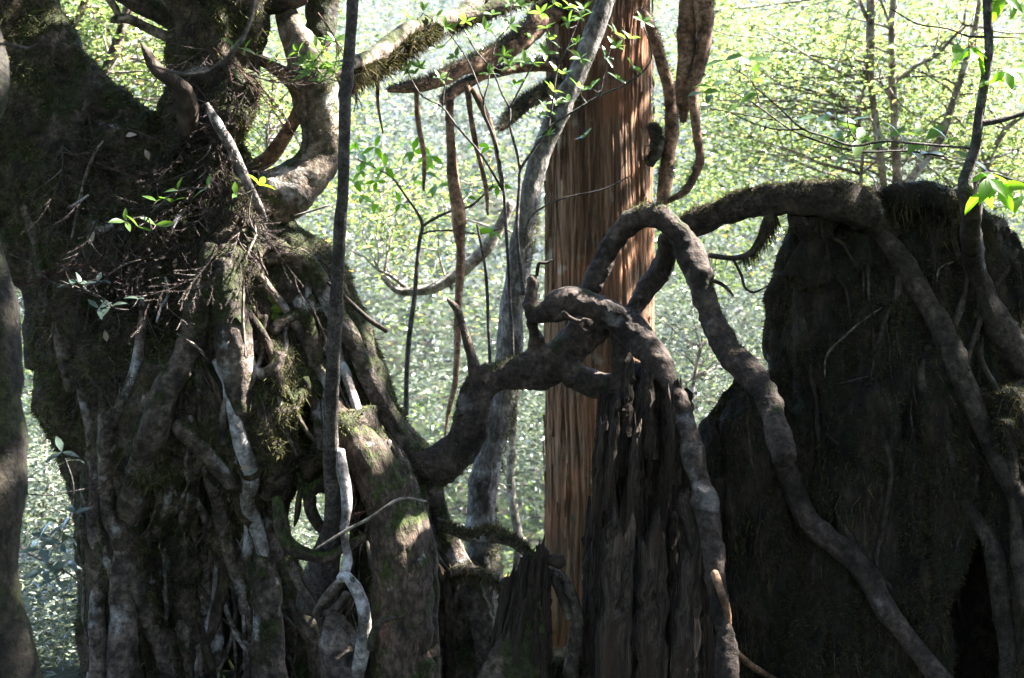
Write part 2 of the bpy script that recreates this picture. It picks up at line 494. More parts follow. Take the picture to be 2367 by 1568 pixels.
# ------------------------------------------------------------------ far and middle forest (one mass of leaves)
def forest_layer(n, xr, yr, zr, L, seed, mat, name, label, wr=0.42, freq=0.9, thr=0.0, xw=None, zs=0.35, up=0.8):
    r = np.random.default_rng(seed)
    got = []
    tot = 0
    while tot < n:
        m = 300000
        p = np.stack([r.uniform(*xr, m), r.uniform(*yr, m), r.uniform(*zr, m)], 1)
        dn = fbm(p * np.array([freq, freq, freq * 1.5]), 3, seed)
        keep = dn + r.normal(0, 0.12, m) > thr
        keep &= p[:, 2] > gz(p[:, 0], p[:, 1]) - 0.05
        if xw is not None: keep &= r.random(m) < xw(p)
        got.append(p[keep]); tot += keep.sum()
    p = np.vstack(got)[:n]
    V, F = leaf_cards(p, rdir(n, r, zs), r.uniform(0.65, 1.2, n) * L, wr, seed, up)
    o = obj(name, mk_mesh(name, V, F, False), mat)
    return tag(o, label, 'foliage', kind='stuff')

forest_layer(95000, (-18, 18), (23, 34), (0, 15), 0.17, 11, M['leaf_far_hazed'], 'distant_forest',
             'distant forest foliage on the far slope, haze painted into its pale colour', wr=0.3, thr=-0.05, zs=0.8)
forest_layer(150000, (-12, 12), (15.8, 22), (-3, 9.5), 0.085, 12, M['leaf_mid'], 'slope_foliage',
             'sunlit foliage on the slope behind the trees, greyed in colour for haze', thr=0.22, freq=0.85)
def xw1(p):
    w = np.full(len(p), 0.16)
    w = np.maximum(w, sstep(1.2, 1.9, p[:, 0]) * (0.35 + 0.65 * sstep(1.7, 2.7, p[:, 2])))
    w = np.maximum(w, sstep(-1.7, -2.3, p[:, 0]) * (0.45 + 0.5 * sstep(2.8, 3.6, p[:, 2])))
    return w
forest_layer(92000, (-6.8, 6.8), (12.4, 15.8), (-3, 5.9), 0.068, 13, M['leaf_sun'], 'sunlit_foliage',
             'bright yellow-green backlit leaves massed behind the stumps', thr=0.34, freq=1.5, xw=xw1)

# ------------------------------------------------------------------ unseen canopy, shaped to keep the near trees in shade
def canopy():
    r = np.random.default_rng(21)
    n = 150000
    p = np.stack([r.uniform(-14, 18, n), r.uniform(-12, 10.6, n), r.uniform(5.4, 9.0, n)], 1)
    dn = fbm(p * np.array([0.9, 0.9, 0.35]), 3, 5)
    edge = sstep(10.6, 9.4, p[:, 1] + 0.5 * vnoise(p * 0.8, 9))
    gap = 1 - 0.15 * sstep(-5.0, -7.5, p[:, 0]) * sstep(3.0, 0.5, p[:, 1])
    keep = (dn > -0.95) & (r.random(n) < edge * gap)
    # openings cut along the sun direction to light chosen limbs and roots
    sd = np.array(sun_dir)
    for x, y, d, rad in SHAFTS:
        v = p - P(x, y, d)
        dist = np.linalg.norm(v - (v @ sd)[:, None] * sd, axis=1)
        keep &= (dist > rad + 0.10 + 0.06 * vnoise(p * 4, 3)) | (r.random(n) < 0.04)
    p = p[keep]
    # unseen foliage walls added to hold back light behind and beside the viewpoint
    m = 40000
    q = np.stack([r.uniform(-14, 18, m), r.uniform(-13, -7, m), r.uniform(0, 7, m)], 1)
    q = q[r.random(m) < 1 - 0.35 * sstep(-2.0, -6.0, q[:, 0])]
    m2 = 26000
    q2 = np.stack([r.uniform(8, 14, m2), r.uniform(-8, 9, m2), r.uniform(0, 6.5, m2)], 1)
    m3 = 22000
    q3 = np.stack([r.uniform(-14, -8, m3), r.uniform(-8, 9, m3), r.uniform(0, 6.5, m3)], 1)
    p = np.vstack([p, q, q2, q3])
    V, F = leaf_cards(p, rdir(len(p), r, 0.4), r.uniform(0.16, 0.30, len(p)), 0.5, 4, 0.9)
    tag(obj('shading_canopy', mk_mesh('shading_canopy', V, F, False), M['leaf_canopy']),
        'unseen leaf canopy and side walls shaped to shade the near trees', 'foliage', kind='stuff')
SHAFTS = [(765, 280, 6.4, .12), (640, 455, 6.3, .13), (905, 95, 7.1, .12), (1525, 500, 6.1, .13), (85, 360, 5.8, .10), (15, 160, 4.2, .10),
          (1478, 785, 5.9, .09), (2235, 400, 5.5, .09), (815, 830, 6.0, .10), (585, 1180, 6.0, .10), (798, 1290, 5.88, .09), (1350, 140, 7.9, .10),
          (390, 470, 5.6, .10), (475, 600, 5.8, .10), (700, 130, 6.4, .15), (1240, 430, 7.9, .05), (540, 350, 6.0, .09), (330, 60, 6.3, .10), (1080, 20, 7.4, .10), (1180, 140, 7.2, .45), (1330, 60, 7.2, .3), (960, 170, 7.2, .25), (2240, 110, 5.5, .15), (2330, 430, 5.5, .15), (1445, 525, 6.15, .05), (1300, 690, 6.0, .07), (1350, 688, 6.0, .06), (1665, 775, 5.95, .05), (1545, 515, 6.1, .08), (620, 640, 5.9, .06), (300, 1130, 5.9, .06), (480, 1240, 6.0, .05)]
canopy()

# ------------------------------------------------------------------ leaf and twig helpers for near plants
def leaf_mesh(name, wr=0.4, curl=0.15, fold=0.10, point=1.0, mat=None):
    rows = [(0.0, 0.03), (0.18, 0.55), (0.42, 1.0), (0.68, 0.78), (0.87, 0.38), (1.0, 0.02 * point)]
    V, F = [], []
    for t, w in rows:
        z = -curl * (t - 0.3) ** 2
        hw = w * wr * 0.5
        V += [(t, -hw, z + fold * hw * 2), (t, 0, z), (t, hw, z + fold * hw * 2)]
    for k in range(len(rows) - 1):
        a = k * 3
        F += [(a, a + 3, a + 4, a + 1), (a + 1, a + 4, a + 5, a + 2)]
    me = mk_mesh(name, V, F)
    me.materials.append(mat)
    return me

LEAF = {k: leaf_mesh('leaf_' + k, w, c, f, mat=M[m]) for k, w, c, f, m in (
    ('whorl', 0.36, 0.2, 0.12, 'leaf_green'), ('blue', 0.34, 0.3, 0.1, 'leaf_blue'),
    ('bright', 0.40, 0.35, 0.12, 'leaf_bright'), ('broad', 0.46, 0.25, 0.1, 'leaf_green'), ('dead', 0.5, 0.5, 0.2, 'dead_leaf'))}

def place_leaf(kind, parent, p, d, nrm, size, name='leaf'):
    o = bpy.data.objects.new(name, LEAF[kind])
    COL.objects.link(o)
    d = Vector(d).normalized(); n = Vector(nrm)
    s = n.cross(d)
    if s.length < 1e-3: s = Vector((1, 0, 0))
    s.normalize(); n = d.cross(s)
    m = Matrix((d, s, n)).transposed().to_4x4()
    m.translation = Vector(p)
    m = m @ Matrix.Scale(size, 4)
    if parent is not None:
        o.parent = parent
        if parent.type == 'EMPTY':
            o.matrix_parent_inverse = Matrix.Translation(-parent.location)
    o.matrix_basis = m
    return o

def stem_part(name, nodes, d, mat, parent, seg=8, step=0.03, rough=0.08, seed=0, wob=0.0, caster=None, proud=0.3, ridge=0.0, nf=6.0, knot=0.06):
    N = drape(nodes, caster, proud) if caster else pxn(nodes, d)
    V, F = tube(N, seg, step, rough, ridge, seed, wob=wob, nf=nf, knot=knot)
    o = obj(name, mk_mesh(name, V, F), M[mat], parent)
    return o, V, F, N

def moss_part(parent, lst, mat='moss', name='moss'):
    lst = [x for x in lst if len(x[0])]
    V, F = join(lst)
    return tag(obj(name, mk_mesh(name, V, F, False), M[mat], parent), kind='stuff')

# ------------------------------------------------------------------ LEFT: ancient leaning tree
def mass(nodes, d, flat=0.75, seg=24, step=0.08, rough=0.06, seed=0):
    N = pxn([(a, b, 2 * h) + tuple(e) for a, b, h, *e in nodes], d)
    return tube(N, seg, step, rough, 0.0, seed, flat)

def sculpt(V, F, fn, it=1):
    N = normals(V, F)
    return V + N * fn(V, N)[:, None]

parts = [
    mass([(470, 1060, 330), (450, 900, 370), (405, 740, 345), (330, 590, 330), (210, 440, 240), (75, 220, 165), (-60, -60, 165), (-140, -260, 160)], 6.45, 0.62, 28, seed=1),
    mass([(430, 520, 120), (440, 400, 100), (460, 290, 88), (490, 170, 98), (510, 60, 105), (505, -40, 130), (490, -140, 140)], 6.4, 0.9, seed=2),
    mass([(560, 190, 34), (545, 235, 30), (500, 290, 40)], 6.25, 1.0, seed=3),
    mass([(560, 560, 90), (660, 640, 120), (745, 760, 110), (810, 880, 95), (870, 1000, 85), (930, 1130, 70), (1000, 1280, 62), (1050, 1450, 60), (1075, 1640, 70)], 6.4, 0.9, seed=4),
    mass([(170, 760, 110), (200, 950, 100), (235, 1120, 80), (255, 1300, 70), (260, 1450, 75), (265, 1660, 90)], 6.35, 0.9, seed=5),
    mass([(430, 1000, 150), (430, 1200, 110), (420, 1400, 110), (410, 1660, 120)], 6.65, 0.6, seed=6),
    mass([(600, 1000, 110), (590, 1200, 40), (600, 1350, 70), (610, 1660, 90)], 6.55, 0.6, seed=7),
    mass([(800, 980, 90), (850, 1060, 60), (905, 1150, 68), (930, 1270, 76), (930, 1420, 78), (920, 1660, 88)], 6.15, 0.8, seed=8),
    mass([(700, 960, 90), (690, 1060, 60), (690, 1110, 25)], 6.7, 0.7, seed=9),
    mass([(760, 1010, 80), (760, 1110, 50)], 6.9, 0.6, seed=29),
    mass([(780, 1440, 60), (760, 1660, 100)], 6.7, 0.7, seed=30),
    mass([(815, 1000, 60), (838, 1120, 44), (850, 1240, 50), (838, 1380, 60), (825, 1500, 80), (820, 1660, 100)], 6.75, 0.6, seed=33),
    mass([(880, 980, 60), (935, 1080, 60), (975, 1180, 60), (1010, 1300, 60)], 6.45, 0.8, seed=34),
    mass([(690, 1420, 60), (680, 1660, 90)], 6.6, 0.7, seed=31),
    mass([(930, 1060, 60), (970, 1180, 64), (1010, 1300, 70), (1045, 1450, 80), (1060, 1660, 96)], 6.5, 0.7, seed=32),
]
TV, TF = remesh(parts, 0.020, 5)
def tree_sc(V, N):
    a = 0.050 * fbm(V * np.array([3.2, 3.2, 1.6]), 4, 40) + 0.020 * fbm(V * np.array([14, 14, 7]), 3, 41)
    px, py = proj(V)
    fr = np.clip(-N[:, 1], 0, 1)
    lit = sstep(90, 200, px) * sstep(620, 520, px) * sstep(180, 300, py) * sstep(980, 860, py)
    a = a + lit * 0.05 * fbm(V * 9, 3, 43)
    def hole(cx, cy, rx, ry, dep):
        return -dep * fr * sstep(1.25, 0.6, np.sqrt(((px - cx) / rx) ** 2 + ((py - cy) / ry) ** 2))
    a = a + hole(604, 828, 22, 28, 0.25) + hole(725, 980, 42, 55, 0.30) + hole(832, 1145, 20, 50, 0.35) + hole(535, 1430, 40, 130, 0.3) + hole(285, 705, 40, 22, 0.15)
    a = a + hole(430, 1060, 60, 40, 0.12) + hole(470, 1230, 25, 110, 0.25)
    return a
TV = sculpt(TV, TF, tree_sc)
TC = Caster(TV, TF)
big = thing('ancient_cedar', 'huge gnarled mossy tree leaning left with pale roots gripping its base', 'tree', P(560, 1640, 6.3))

mossy = []
def root(nodes, mat, seg=12, proud=0.35, seed=0, rough=0.16, moss=0.0, parent=big, caster=None, name='root', ridge=0.14, wob=0.008):
    o, V, F, N = stem_part(name, nodes, None, mat, parent, seg + 8, 0.016, rough, seed, wob, caster or TC, proud, ridge, knot=0.10)
    if moss:
        mossy.append(blades(V, F, 22000 * moss, (0.006, 0.018), 0.16, lambda c, n: sstep(0.0, 0.4, fbm(c * 6, 3, 77) + 0.25 * n[:, 2]), 0.3, seed))
    return V, F

LR = [
    ([(490, 565, 40), (478, 640, 58), (455, 710, 60), (440, 790, 56), (420, 845, 56), (378, 915, 64), (350, 1000, 70), (328, 1060, 68), (308, 1150, 66), (300, 1205, 48), (305, 1250, 28)], 'root_moss', 16, 0.5, .9),
    ([(498, 835, 22), (522, 880, 30), (533, 930, 30), (545, 980, 31), (565, 1050, 36), (577, 1090, 38), (568, 1155, 34), (585, 1215, 34), (605, 1275, 36), (613, 1320, 30)], 'root_white', 14, 0.9, 0),
    ([(606, 1285, 40), (616, 1360, 66), (618, 1430, 74), (620, 1500, 80), (622, 1640, 84)], 'root_moss', 16, 0.5, 1.),
    ([(250, 950, 40), (248, 1030, 42), (250, 1110, 40), (254, 1190, 44), (282, 1255, 44), (312, 1360, 40), (340, 1430, 40), (374, 1510, 42), (405, 1640, 44)], 'root_bare', 14, 1.0, .3),
    ([(283, 1230, 40), (276, 1340, 52), (280, 1440, 60), (292, 1640, 80)], 'root_bare', 14, 0.4, .3),
    ([(354, 1085, 13), (362, 1130, 16), (374, 1175, 16), (395, 1225, 20), (410, 1290, 17), (420, 1370, 17), (430, 1450, 19), (436, 1640, 18)], 'root_bare', 10, 1.2, 0),
    ([(488, 1265, 28), (476, 1320, 36), (470, 1385, 44), (490, 1420, 40), (496, 1480, 36), (490, 1640, 38)], 'root_bare', 12, 1.0, .2),
    ([(480, 1080, 30), (500, 1150, 36), (515, 1230, 40), (535, 1300, 40), (553, 1345, 36), (575, 1410, 36)], 'root_bare', 12, 0.8, .2),
    ([(566, 1285, 16), (556, 1330, 26), (552, 1360, 24)], 'root_bare', 10, 0.8, 0),
    ([(328, 1230, 34), (335, 1310, 38), (350, 1400, 36), (372, 1500, 34)], 'root_bare', 12, 0.5, .3),
    ([(410, 975, 36), (455, 1020, 44), (500, 1070, 46), (535, 1115, 40)], 'root_moss', 12, 0.5, 1.),
    ([(520, 600, 60), (532, 720, 88), (538, 820, 80), (548, 910, 56), (560, 960, 40)], 'root_moss', 16, 0.25, 1.),
    ([(724, 682, 18), (712, 708, 32), (682, 728, 36), (645, 750, 34), (630, 770, 26)], 'root_moss', 12, 0.8, 1.),
    ([(571, 806, 11), (577, 797, 13), (587, 795, 14), (593, 810, 13), (602, 820, 12), (592, 834, 6)], 'root_white', 10, 2.6, 0),
    ([(567, 800, 12), (573, 825, 20), (586, 850, 22), (609, 863, 24), (634, 850, 26), (648, 815, 24)], 'root_bare', 12, 0.6, .4),
    ([(948, 1030, 56), (995, 1106, 56), (1015, 1208, 52), (1046, 1276, 56), (1084, 1344, 54), (1114, 1446, 52), (1131, 1514, 56), (1145, 1640, 60)], 'root_moss', 14, 0.4, .6),
    ([(993, 1255, 20), (1022, 1327, 26), (1036, 1395, 26), (1040, 1480, 26), (1046, 1640, 28)], 'smooth_brown', 12, 0.9, 0),
    ([(786, 1040, 22, 5.95), (790, 1090, 28, 5.9), (800, 1150, 26, 5.88), (801, 1190, 20, 5.88), (796, 1225, 18, 5.88), (800, 1260, 20, 5.88), (804, 1295, 24, 5.88), (797, 1330, 22, 5.88)], 'root_white', 12, 0.3, 0),
    ([(786, 1338, 22, 5.85), (798, 1329, 26, 5.85), (822, 1362, 28, 5.83), (838, 1400, 30, 5.83), (845, 1445, 30, 5.84), (838, 1500, 30, 5.86), (824, 1560, 28, 5.9)], 'root_white', 12, 0.3, 0),
    ([(800, 1331, 24, 5.86), (772, 1358, 24, 5.88), (748, 1388, 22, 5.92), (733, 1420, 18, 5.98)], 'root_bare', 12, 0.3, 0),
    ([(642, 1150, 26, 6.1), (652, 1205, 30, 6.05), (664, 1250, 30, 6.05), (697, 1277, 30, 6.05), (752, 1290, 26, 6.05), (790, 1272, 22, 6.05), (850, 1240, 20, 6.05)], 'smooth_brown', 12, 0.3, .4),
    ([(680, 1085, 26, 6.3), (697, 1118, 28, 6.28), (714, 1142, 34, 6.27), (719, 1176, 30, 6.27), (736, 1209, 26, 6.27), (762, 1240, 28, 6.27)], 'smooth_brown', 12, 0.3, 0),
    ([(712, 1142, 26, 6.27), (740, 1116, 26, 6.27), (770, 1095, 24, 6.27)], 'smooth_brown', 10, 0.3, 0),
    ([(693, 1130, 13, 6.25), (689, 1160, 14, 6.25), (686, 1192, 12, 6.25), (679, 1218, 4, 6.25)], 'smooth_brown', 8, 0.3, 0),
    ([(652, 1320, 40), (664, 1350, 50), (684, 1396, 54), (709, 1444, 50), (730, 1500, 46), (745, 1600, 40)], 'root_moss', 14, 0.5, .6),
    ([(776, 1425, 40, 5.95), (778, 1450, 64, 5.95), (785, 1500, 92, 5.95), (790, 1560, 104, 5.95), (790, 1650, 116, 5.95)], 'root_bare', 18, 0.3, .5),
    ([(679, 1287, 16, 6.1), (692, 1344, 20, 6.1), (719, 1394, 22, 6.08), (738, 1430, 20, 6.05), (752, 1480, 20, 6.0)], 'root_moss', 10, 0.3, .3),
    ([(858, 1500, 18, 5.75), (862, 1465, 16, 5.75), (882, 1434, 15, 5.78), (937, 1424, 10, 5.82)], 'root_moss', 10, 0.3, 1.),
    ([(640, 1040, 22), (660, 1100, 26), (640, 1140, 22), (625, 1200, 24), (640, 1290, 30), (660, 1400, 40)], 'root_moss', 12, 0.6, .8),
    ([(712, 870, 16), (728, 920, 20), (738, 985, 22), (745, 1040, 18)], 'root_moss', 10, 0.9, .8),
    ([(690, 690, 30), (718, 760, 34), (735, 840, 30), (742, 900, 26), (755, 960, 22)], 'root_moss', 10, 0.5, .9),
    ([(190, 900, 20), (215, 1010, 34), (222, 1120, 36), (218, 1220, 34), (232, 1330, 36), (228, 1450, 40), (225, 1640, 46)], 'root_bare', 12, 0.3, .9),
    ([(398, 1080, 16), (388, 1160, 22), (360, 1230, 20), (345, 1260, 16)], 'root_bare', 10, 0.5, .3),
    ([(715, 1400, 18, 6.1), (750, 1420, 24, 6.06), (780, 1400, 22, 6.04), (800, 1370, 18, 6.0)], 'root_bare', 10, 0.3, 0),
    ([(60, 480, 24), (90, 560, 30), (110, 660, 34), (140, 780, 34), (170, 900, 30)], 'root_moss', 12, 0.3, 1.),
    ([(620, 600, 26), (690, 590, 36), (740, 640, 36), (780, 720, 30), (805, 800, 26)], 'root_moss', 12, 0.5, 1.),
]

# the smooth brown pillar between the root legs
LR.append(([(640, 560, 30), (720, 640, 40), (790, 745, 44), (850, 865, 44), (905, 970, 42), (962, 1065, 40), (1005, 1180, 40), (1052, 1300, 42), (1098, 1430, 44), (1140, 1640, 50)], 'root_moss', 14, 0.55, .8))
LR.append(([(600, 640, 20), (670, 730, 26), (730, 830, 28), (775, 930, 28), (812, 1010, 26), (860, 1090, 24)], 'root_bare', 12, 0.6, .5))
LR.append(([(300, 620, 14), (330, 720, 22), (320, 820, 26), (290, 910, 26), (262, 1000, 24), (270, 1100, 22), (300, 1210, 22), (330, 1330, 24), (350, 1460, 24), (360, 1640, 24)], 'root_bare', 12, 0.8, .4))
LR.append(([(770, 930, 40), (805, 985, 64), (842, 1040, 88), (875, 1100, 106), (902, 1165, 122), (922, 1250, 136), (928, 1390, 144), (920, 1500, 150), (915, 1660, 160)], 'smooth_brown', 26, 0.12, .5))
LR.append(([(835, 1030, 50), (880, 1080, 60), (925, 1140, 64), (965, 1210, 60), (985, 1300, 56), (990, 1420, 54), (985, 1640, 60)], 'root_moss', 16, 0.3, .5))
rt = np.random.default_rng(404)
for k in range(118):
    k = k if k < 64 else 0
    x = rt.uniform(190, 1040) if k < 46 else rt.uniform(430, 800)
    y = rt.uniform(900, 1230) if k < 46 else rt.uniform(560, 900)
    if k >= 46 or x > 215 + 0.2 * (y - 930):
        w0 = rt.choice([5, 6, 8, 10, 13, 20]) * rt.uniform(0.8, 1.2)
        dx = rt.normal(0.12, 0.35)
        nd = []
        nn = rt.integers(5, 8) if k >= 46 else int((1640 - y) / 55) + 2
        for q in range(nn):
            t = q / (nn - 1)
            wq = w0 * (0.65 + 0.5 * math.sin(math.pi * (0.15 + 0.8 * t)))
            nd.append((x, y, max(3, wq)))
            y += rt.uniform(35, 75)
            dx = 0.65 * dx + rt.normal(0.03, 0.25)
            x += dx * 50
        if all(TC.depth(a, b) is not None for a, b, c in nd if b < 1560):
            LR.append((nd, ['root_bare', 'root_moss', 'root_bare', 'root_pale', 'smooth_brown'][rt.integers(5)], 6, rt.uniform(0.5, 1.6), 0.3 if w0 > 10 else 0))

def fuse(parts, LRs, caster, voxel, it, grow=1.0, sink=1.0):
    extra = []
    for k, (nd, mt, sg, pr, ms) in enumerate(LRs):
        if any(len(n) > 3 for n in nd) or max(n[2] for n in nd) < 18: continue
        N = drape(nd, caster, pr - sink)
        N[:, 3] *= grow
        extra.append(tube(N, 12, 0.04, 0.05, 0, k))
    return remesh(parts + extra, voxel, it)
for k, back in ((5, 0.30), (6, 0.28), (4, 0.05)):
    parts[k] = (parts[k][0] + np.array([0, back, 0]) * sstep(1.35, 0.85, parts[k][0][:, 2])[:, None], parts[k][1])
TV, TF = fuse(parts, LR, TC, 0.018, 4)
TV = sculpt(TV, TF, tree_sc)
TC0, TC = TC, Caster(TV, TF)
obj('trunk', mk_mesh('trunk', TV, TF), M['old_bark'], big)
for k, (nd, mt, sg, pr, ms) in enumerate(LR):
    root(nd, mt, sg, pr, 100 + k, moss=ms, caster=TC0)

# limbs of the leaning tree
LIMBS = [
    ([(585, 500, 90, 6.35), (630, 465, 112, 6.35), (680, 432, 112, 6.35), (722, 395, 104, 6.38), (745, 345, 98, 6.4), (747, 290, 88, 6.4), (732, 240, 94, 6.4), (718, 185, 108, 6.4), (702, 125, 88, 6.4), (674, 62, 60, 6.4), (656, 0, 52, 6.4), (646, -70, 50, 6.4)], 'limb_bark', 22, .8),
    ([(515, 490, 44, 6.6), (546, 424, 38, 6.6), (585, 391, 36, 6.58), (625, 365, 36, 6.55), (662, 311, 36, 6.5), (692, 256, 36, 6.45), (708, 222, 40, 6.4)], 'red_bark', 14, 0),
    ([(570, 125, 30, 6.45), (600, 138, 28, 6.45), (628, 152, 30, 6.43), (664, 174, 40, 6.4), (700, 190, 50, 6.4)], 'red_bark', 14, .3),
    ([(715, 130, 60, 6.45), (738, 70, 62, 6.5), (744, 10, 76, 6.5), (752, -70, 80, 6.5)], 'old_bark', 16, 1.),
    ([(480, 120, 30, 6.3), (442, 100, 27, 6.3), (391, 88, 25, 6.3), (340, 66, 23, 6.28), (294, 44, 22, 6.25), (262, 46, 18, 6.25), (256, 52, 8, 6.25)], 'limb_bark', 12, .2),
    ([(274, 46, 14, 6.25), (268, 22, 17, 6.25), (252, -8, 18, 6.25), (238, -50, 18, 6.25)], 'limb_bark', 12, 0),
    ([(500, 40, 60, 6.35), (430, 46, 54, 6.35), (360, 26, 50, 6.35), (290, -10, 44, 6.35), (230, -50, 40, 6.35)], 'old_bark', 14, 1.),
    ([(560, 20, 60, 6.3), (620, 0, 70, 6.35), (700, -20, 60, 6.4)], 'old_bark', 14, 1.),
]
for k, (nd, mt, sg, ms) in enumerate(LIMBS):
    root(nd, mt, sg, 0.0, 200 + k, 0.12, ms, name='limb', ridge=0.12)
# broken dead snag with a pointed end
root([(322, 98, 3, 5.95), (332, 116, 18, 5.95), (345, 140, 30, 5.95), (365, 166, 34, 5.97), (398, 190, 36, 6.0), (425, 222, 42, 6.03), (434, 268, 46, 6.1), (440, 310, 40, 6.15)], 'rotten', 12, 0.0, 230, 0.25, name='broken_snag', ridge=0.25)
# dead white pole propped in the fork
o, V, F, N = stem_part('dead_pole', [(478, 240, 9, 6.05), (492, 268, 18, 6.03), (515, 308, 22, 6.03), (541, 355, 22, 6.05), (572, 423, 22, 6.08), (600, 482, 20, 6.12), (612, 510, 12, 6.2)], None, 'root_pale', None, 12, 0.02, 0.14, 5, ridge=0.15)
tag(o, 'straight grey-white dead pole leaning in the fork beside the curved limb', 'pole')

# moss over the trunk
def tmask(c, n):
    return (0.2 + 0.8 * sstep(-0.2, 0.3, fbm(c * 4, 3, 50) + 0.2 * n[:, 2])) * (0.35 + 0.65 * sstep(0.7, 1.2, c[:, 2] + 0.25 * vnoise(c * 3)))
mossy.append(blades(TV, TF, 24000, (0.008, 0.026), 0.13, tmask, 0.45, 61))
mossy.append(blades(TV, TF, 1500, (0.03, 0.07), 0.05, tmask, 0.9, 62))
moss_part(big, mossy)

# bright moss cushion
def cushion(name, label, pts, r0, dens, L, mat, caster, seed):
    lst = []
    for k, (x, y, rr) in enumerate(pts):
        d = caster.depth(x, y, 6.0) + 0.01
        c = P(x, y, d)
        N = np.array([[c[0], c[1], c[2] + rr * 0.8, rr * 0.5], [c[0], c[1] - 0.004, c[2], rr], [c[0], c[1], c[2] - rr * 0.8, rr * 0.5]])
        V, F = tube(N, 12, 0.01, 0.2, 0, seed + k, nf=20)
        lst.append((V, F)); lst.append(blades(V, F, dens, L, 0.22, None, 0.1, seed + k))
    V, F = join(lst)
    return tag(obj(name, mk_mesh(name, V, F, False), M[mat]), label, 'moss', kind='stuff')
cushion('moss_cushion', 'bright green moss cushion on the big tree beside the dark knothole',
        [(625, 665, 0.025), (632, 690, 0.034), (638, 715, 0.034), (636, 735, 0.024)], 0.03, 40000, (0.006, 0.016), 'moss_bright', TC, 300)

# ------------------------------------------------------------------ dead cedar sprays and litter caught on the tree
def spray_geo(seed, n_side=9, length=0.34, droop=1.0, dens=1.0):
    """a fallen cedar spray: curved axis with rope-like side shoots set with short needles"""
    r = np.random.default_rng(seed)
    parts = []
    t = np.linspace(0, 1, 8)
    bend = r.uniform(-0.25, 0.25)
    ax = np.stack([t * length, bend * length * t ** 2, -0.35 * droop * length * t ** 2, 0.0028 * (1.2 - t)], 1)
    lines = [ax]
    for k in range(n_side):
        s = 0.12 + 0.85 * k / n_side
        b = np.array([np.interp(s, t, ax[:, c]) for c in range(3)])
        sd = 1 if k % 2 else -1
        l = length * r.uniform(0.25, 0.5) * (1.15 - s * 0.6)
        u = np.linspace(0, 1, 5)
        dx, dy = 0.75, sd * r.uniform(0.4, 0.8)
        lines.append(np.stack([b[0] + u * l * dx, b[1] + u * l * dy, b[2] - 0.5 * droop * l * u ** 2 + r.uniform(-.1, .1) * l * u, 0.002 * (1.2 - u)], 1))
    for q, ln in enumerate(lines):
        V, F = tube(ln, 5, 0.02, 0.1, 0, seed + q)
        parts.append((V, F))
        C = catmull(ln, 0.004)
        m = int(len(C) * 3 * dens)
        idx = r.integers(0, len(C) - 1, m)
        p = C[idx, :3]
        T = C[np.minimum(idx + 1, len(C) - 1), :3] - C[idx, :3]
        T /= np.linalg.norm(T, axis=1)[:, None] + 1e-9
        d = T * 0.9 + r.normal(0, 0.55, (m, 3))
        d /= np.linalg.norm(d, axis=1)[:, None]
        L = r.uniform(0.006, 0.013, m)[:, None]
        sv = np.cross(d, r.normal(0, 1, (m, 3))); sv /= np.linalg.norm(sv, axis=1)[:, None] + 1e-9
        parts.append((np.stack([p + sv * 0.0012, p - sv * 0.0012, p + d * L], 1).reshape(-1, 3), np.arange(m * 3).reshape(-1, 3)))
    return join(parts)

SPR = [spray_geo(900 + k, 7 + k % 4, 0.26 + 0.03 * (k % 5), 0.6 + 0.25 * (k % 4)) for k in range(7)]

def xf(V, pos, ang, tilt, roll, sc):
    m = (Matrix.Rotation(ang, 3, 'Y') @ Matrix.Rotation(tilt, 3, 'Z') @ Matrix.Rotation(roll, 3, 'X'))
    return V @ np.array(m).T * sc + pos

r = np.random.default_rng(77)
lit = []
cnt = 0
ZONE = [(130, 300, 250, 480, 30), (200, 480, 320, 640, 70), (150, 520, 560, 720, 60), (170, 430, 700, 900, 20), (430, 600, 400, 560, 36), (560, 780, 500, 720, 28), (330, 560, 210, 420, 44), (420, 590, 90, 240, 26), (680, 760, 0, 90, 8)]
for x0, x1, y0, y1, n in ZONE:
    for k in range(int(n * 0.6)):
        x, y = r.uniform(x0, x1), r.uniform(y0, y1)
        d = TC.depth(x, y)
        if d is None: continue
        V, F = SPR[r.integers(len(SPR))]
        # angle: mostly drooping down the slope
        ang = r.uniform(0.1, 2.6)
        V = xf(V, P(x, y, d - 0.02), ang, r.uniform(-0.5, 0.3), r.uniform(0, 6.28), r.uniform(0.6, 1.25))
        lit.append((V, F)); cnt += 1
# loose needles and bark crumbs over the slope
def lmask(c, n):
    px, py = proj(c)
    return sstep(110, 190, px) * sstep(640, 540, px) * sstep(200, 290, py) * sstep(1000, 880, py) * sstep(-0.3, 0.2, fbm(c * 5, 3, 88))
lit.append(blades(TV, TF, 4000, (0.02, 0.06), 0.05, lmask, 0.5, 64, out=0.4, rnd=0.8))
V, F = join(lit)
tag(obj('forest_litter', mk_mesh('forest_litter', V, F, False), M['litter']),
    'tangle of dry brown cedar sprays and needles caught on the leaning tree', 'litter', kind='stuff')

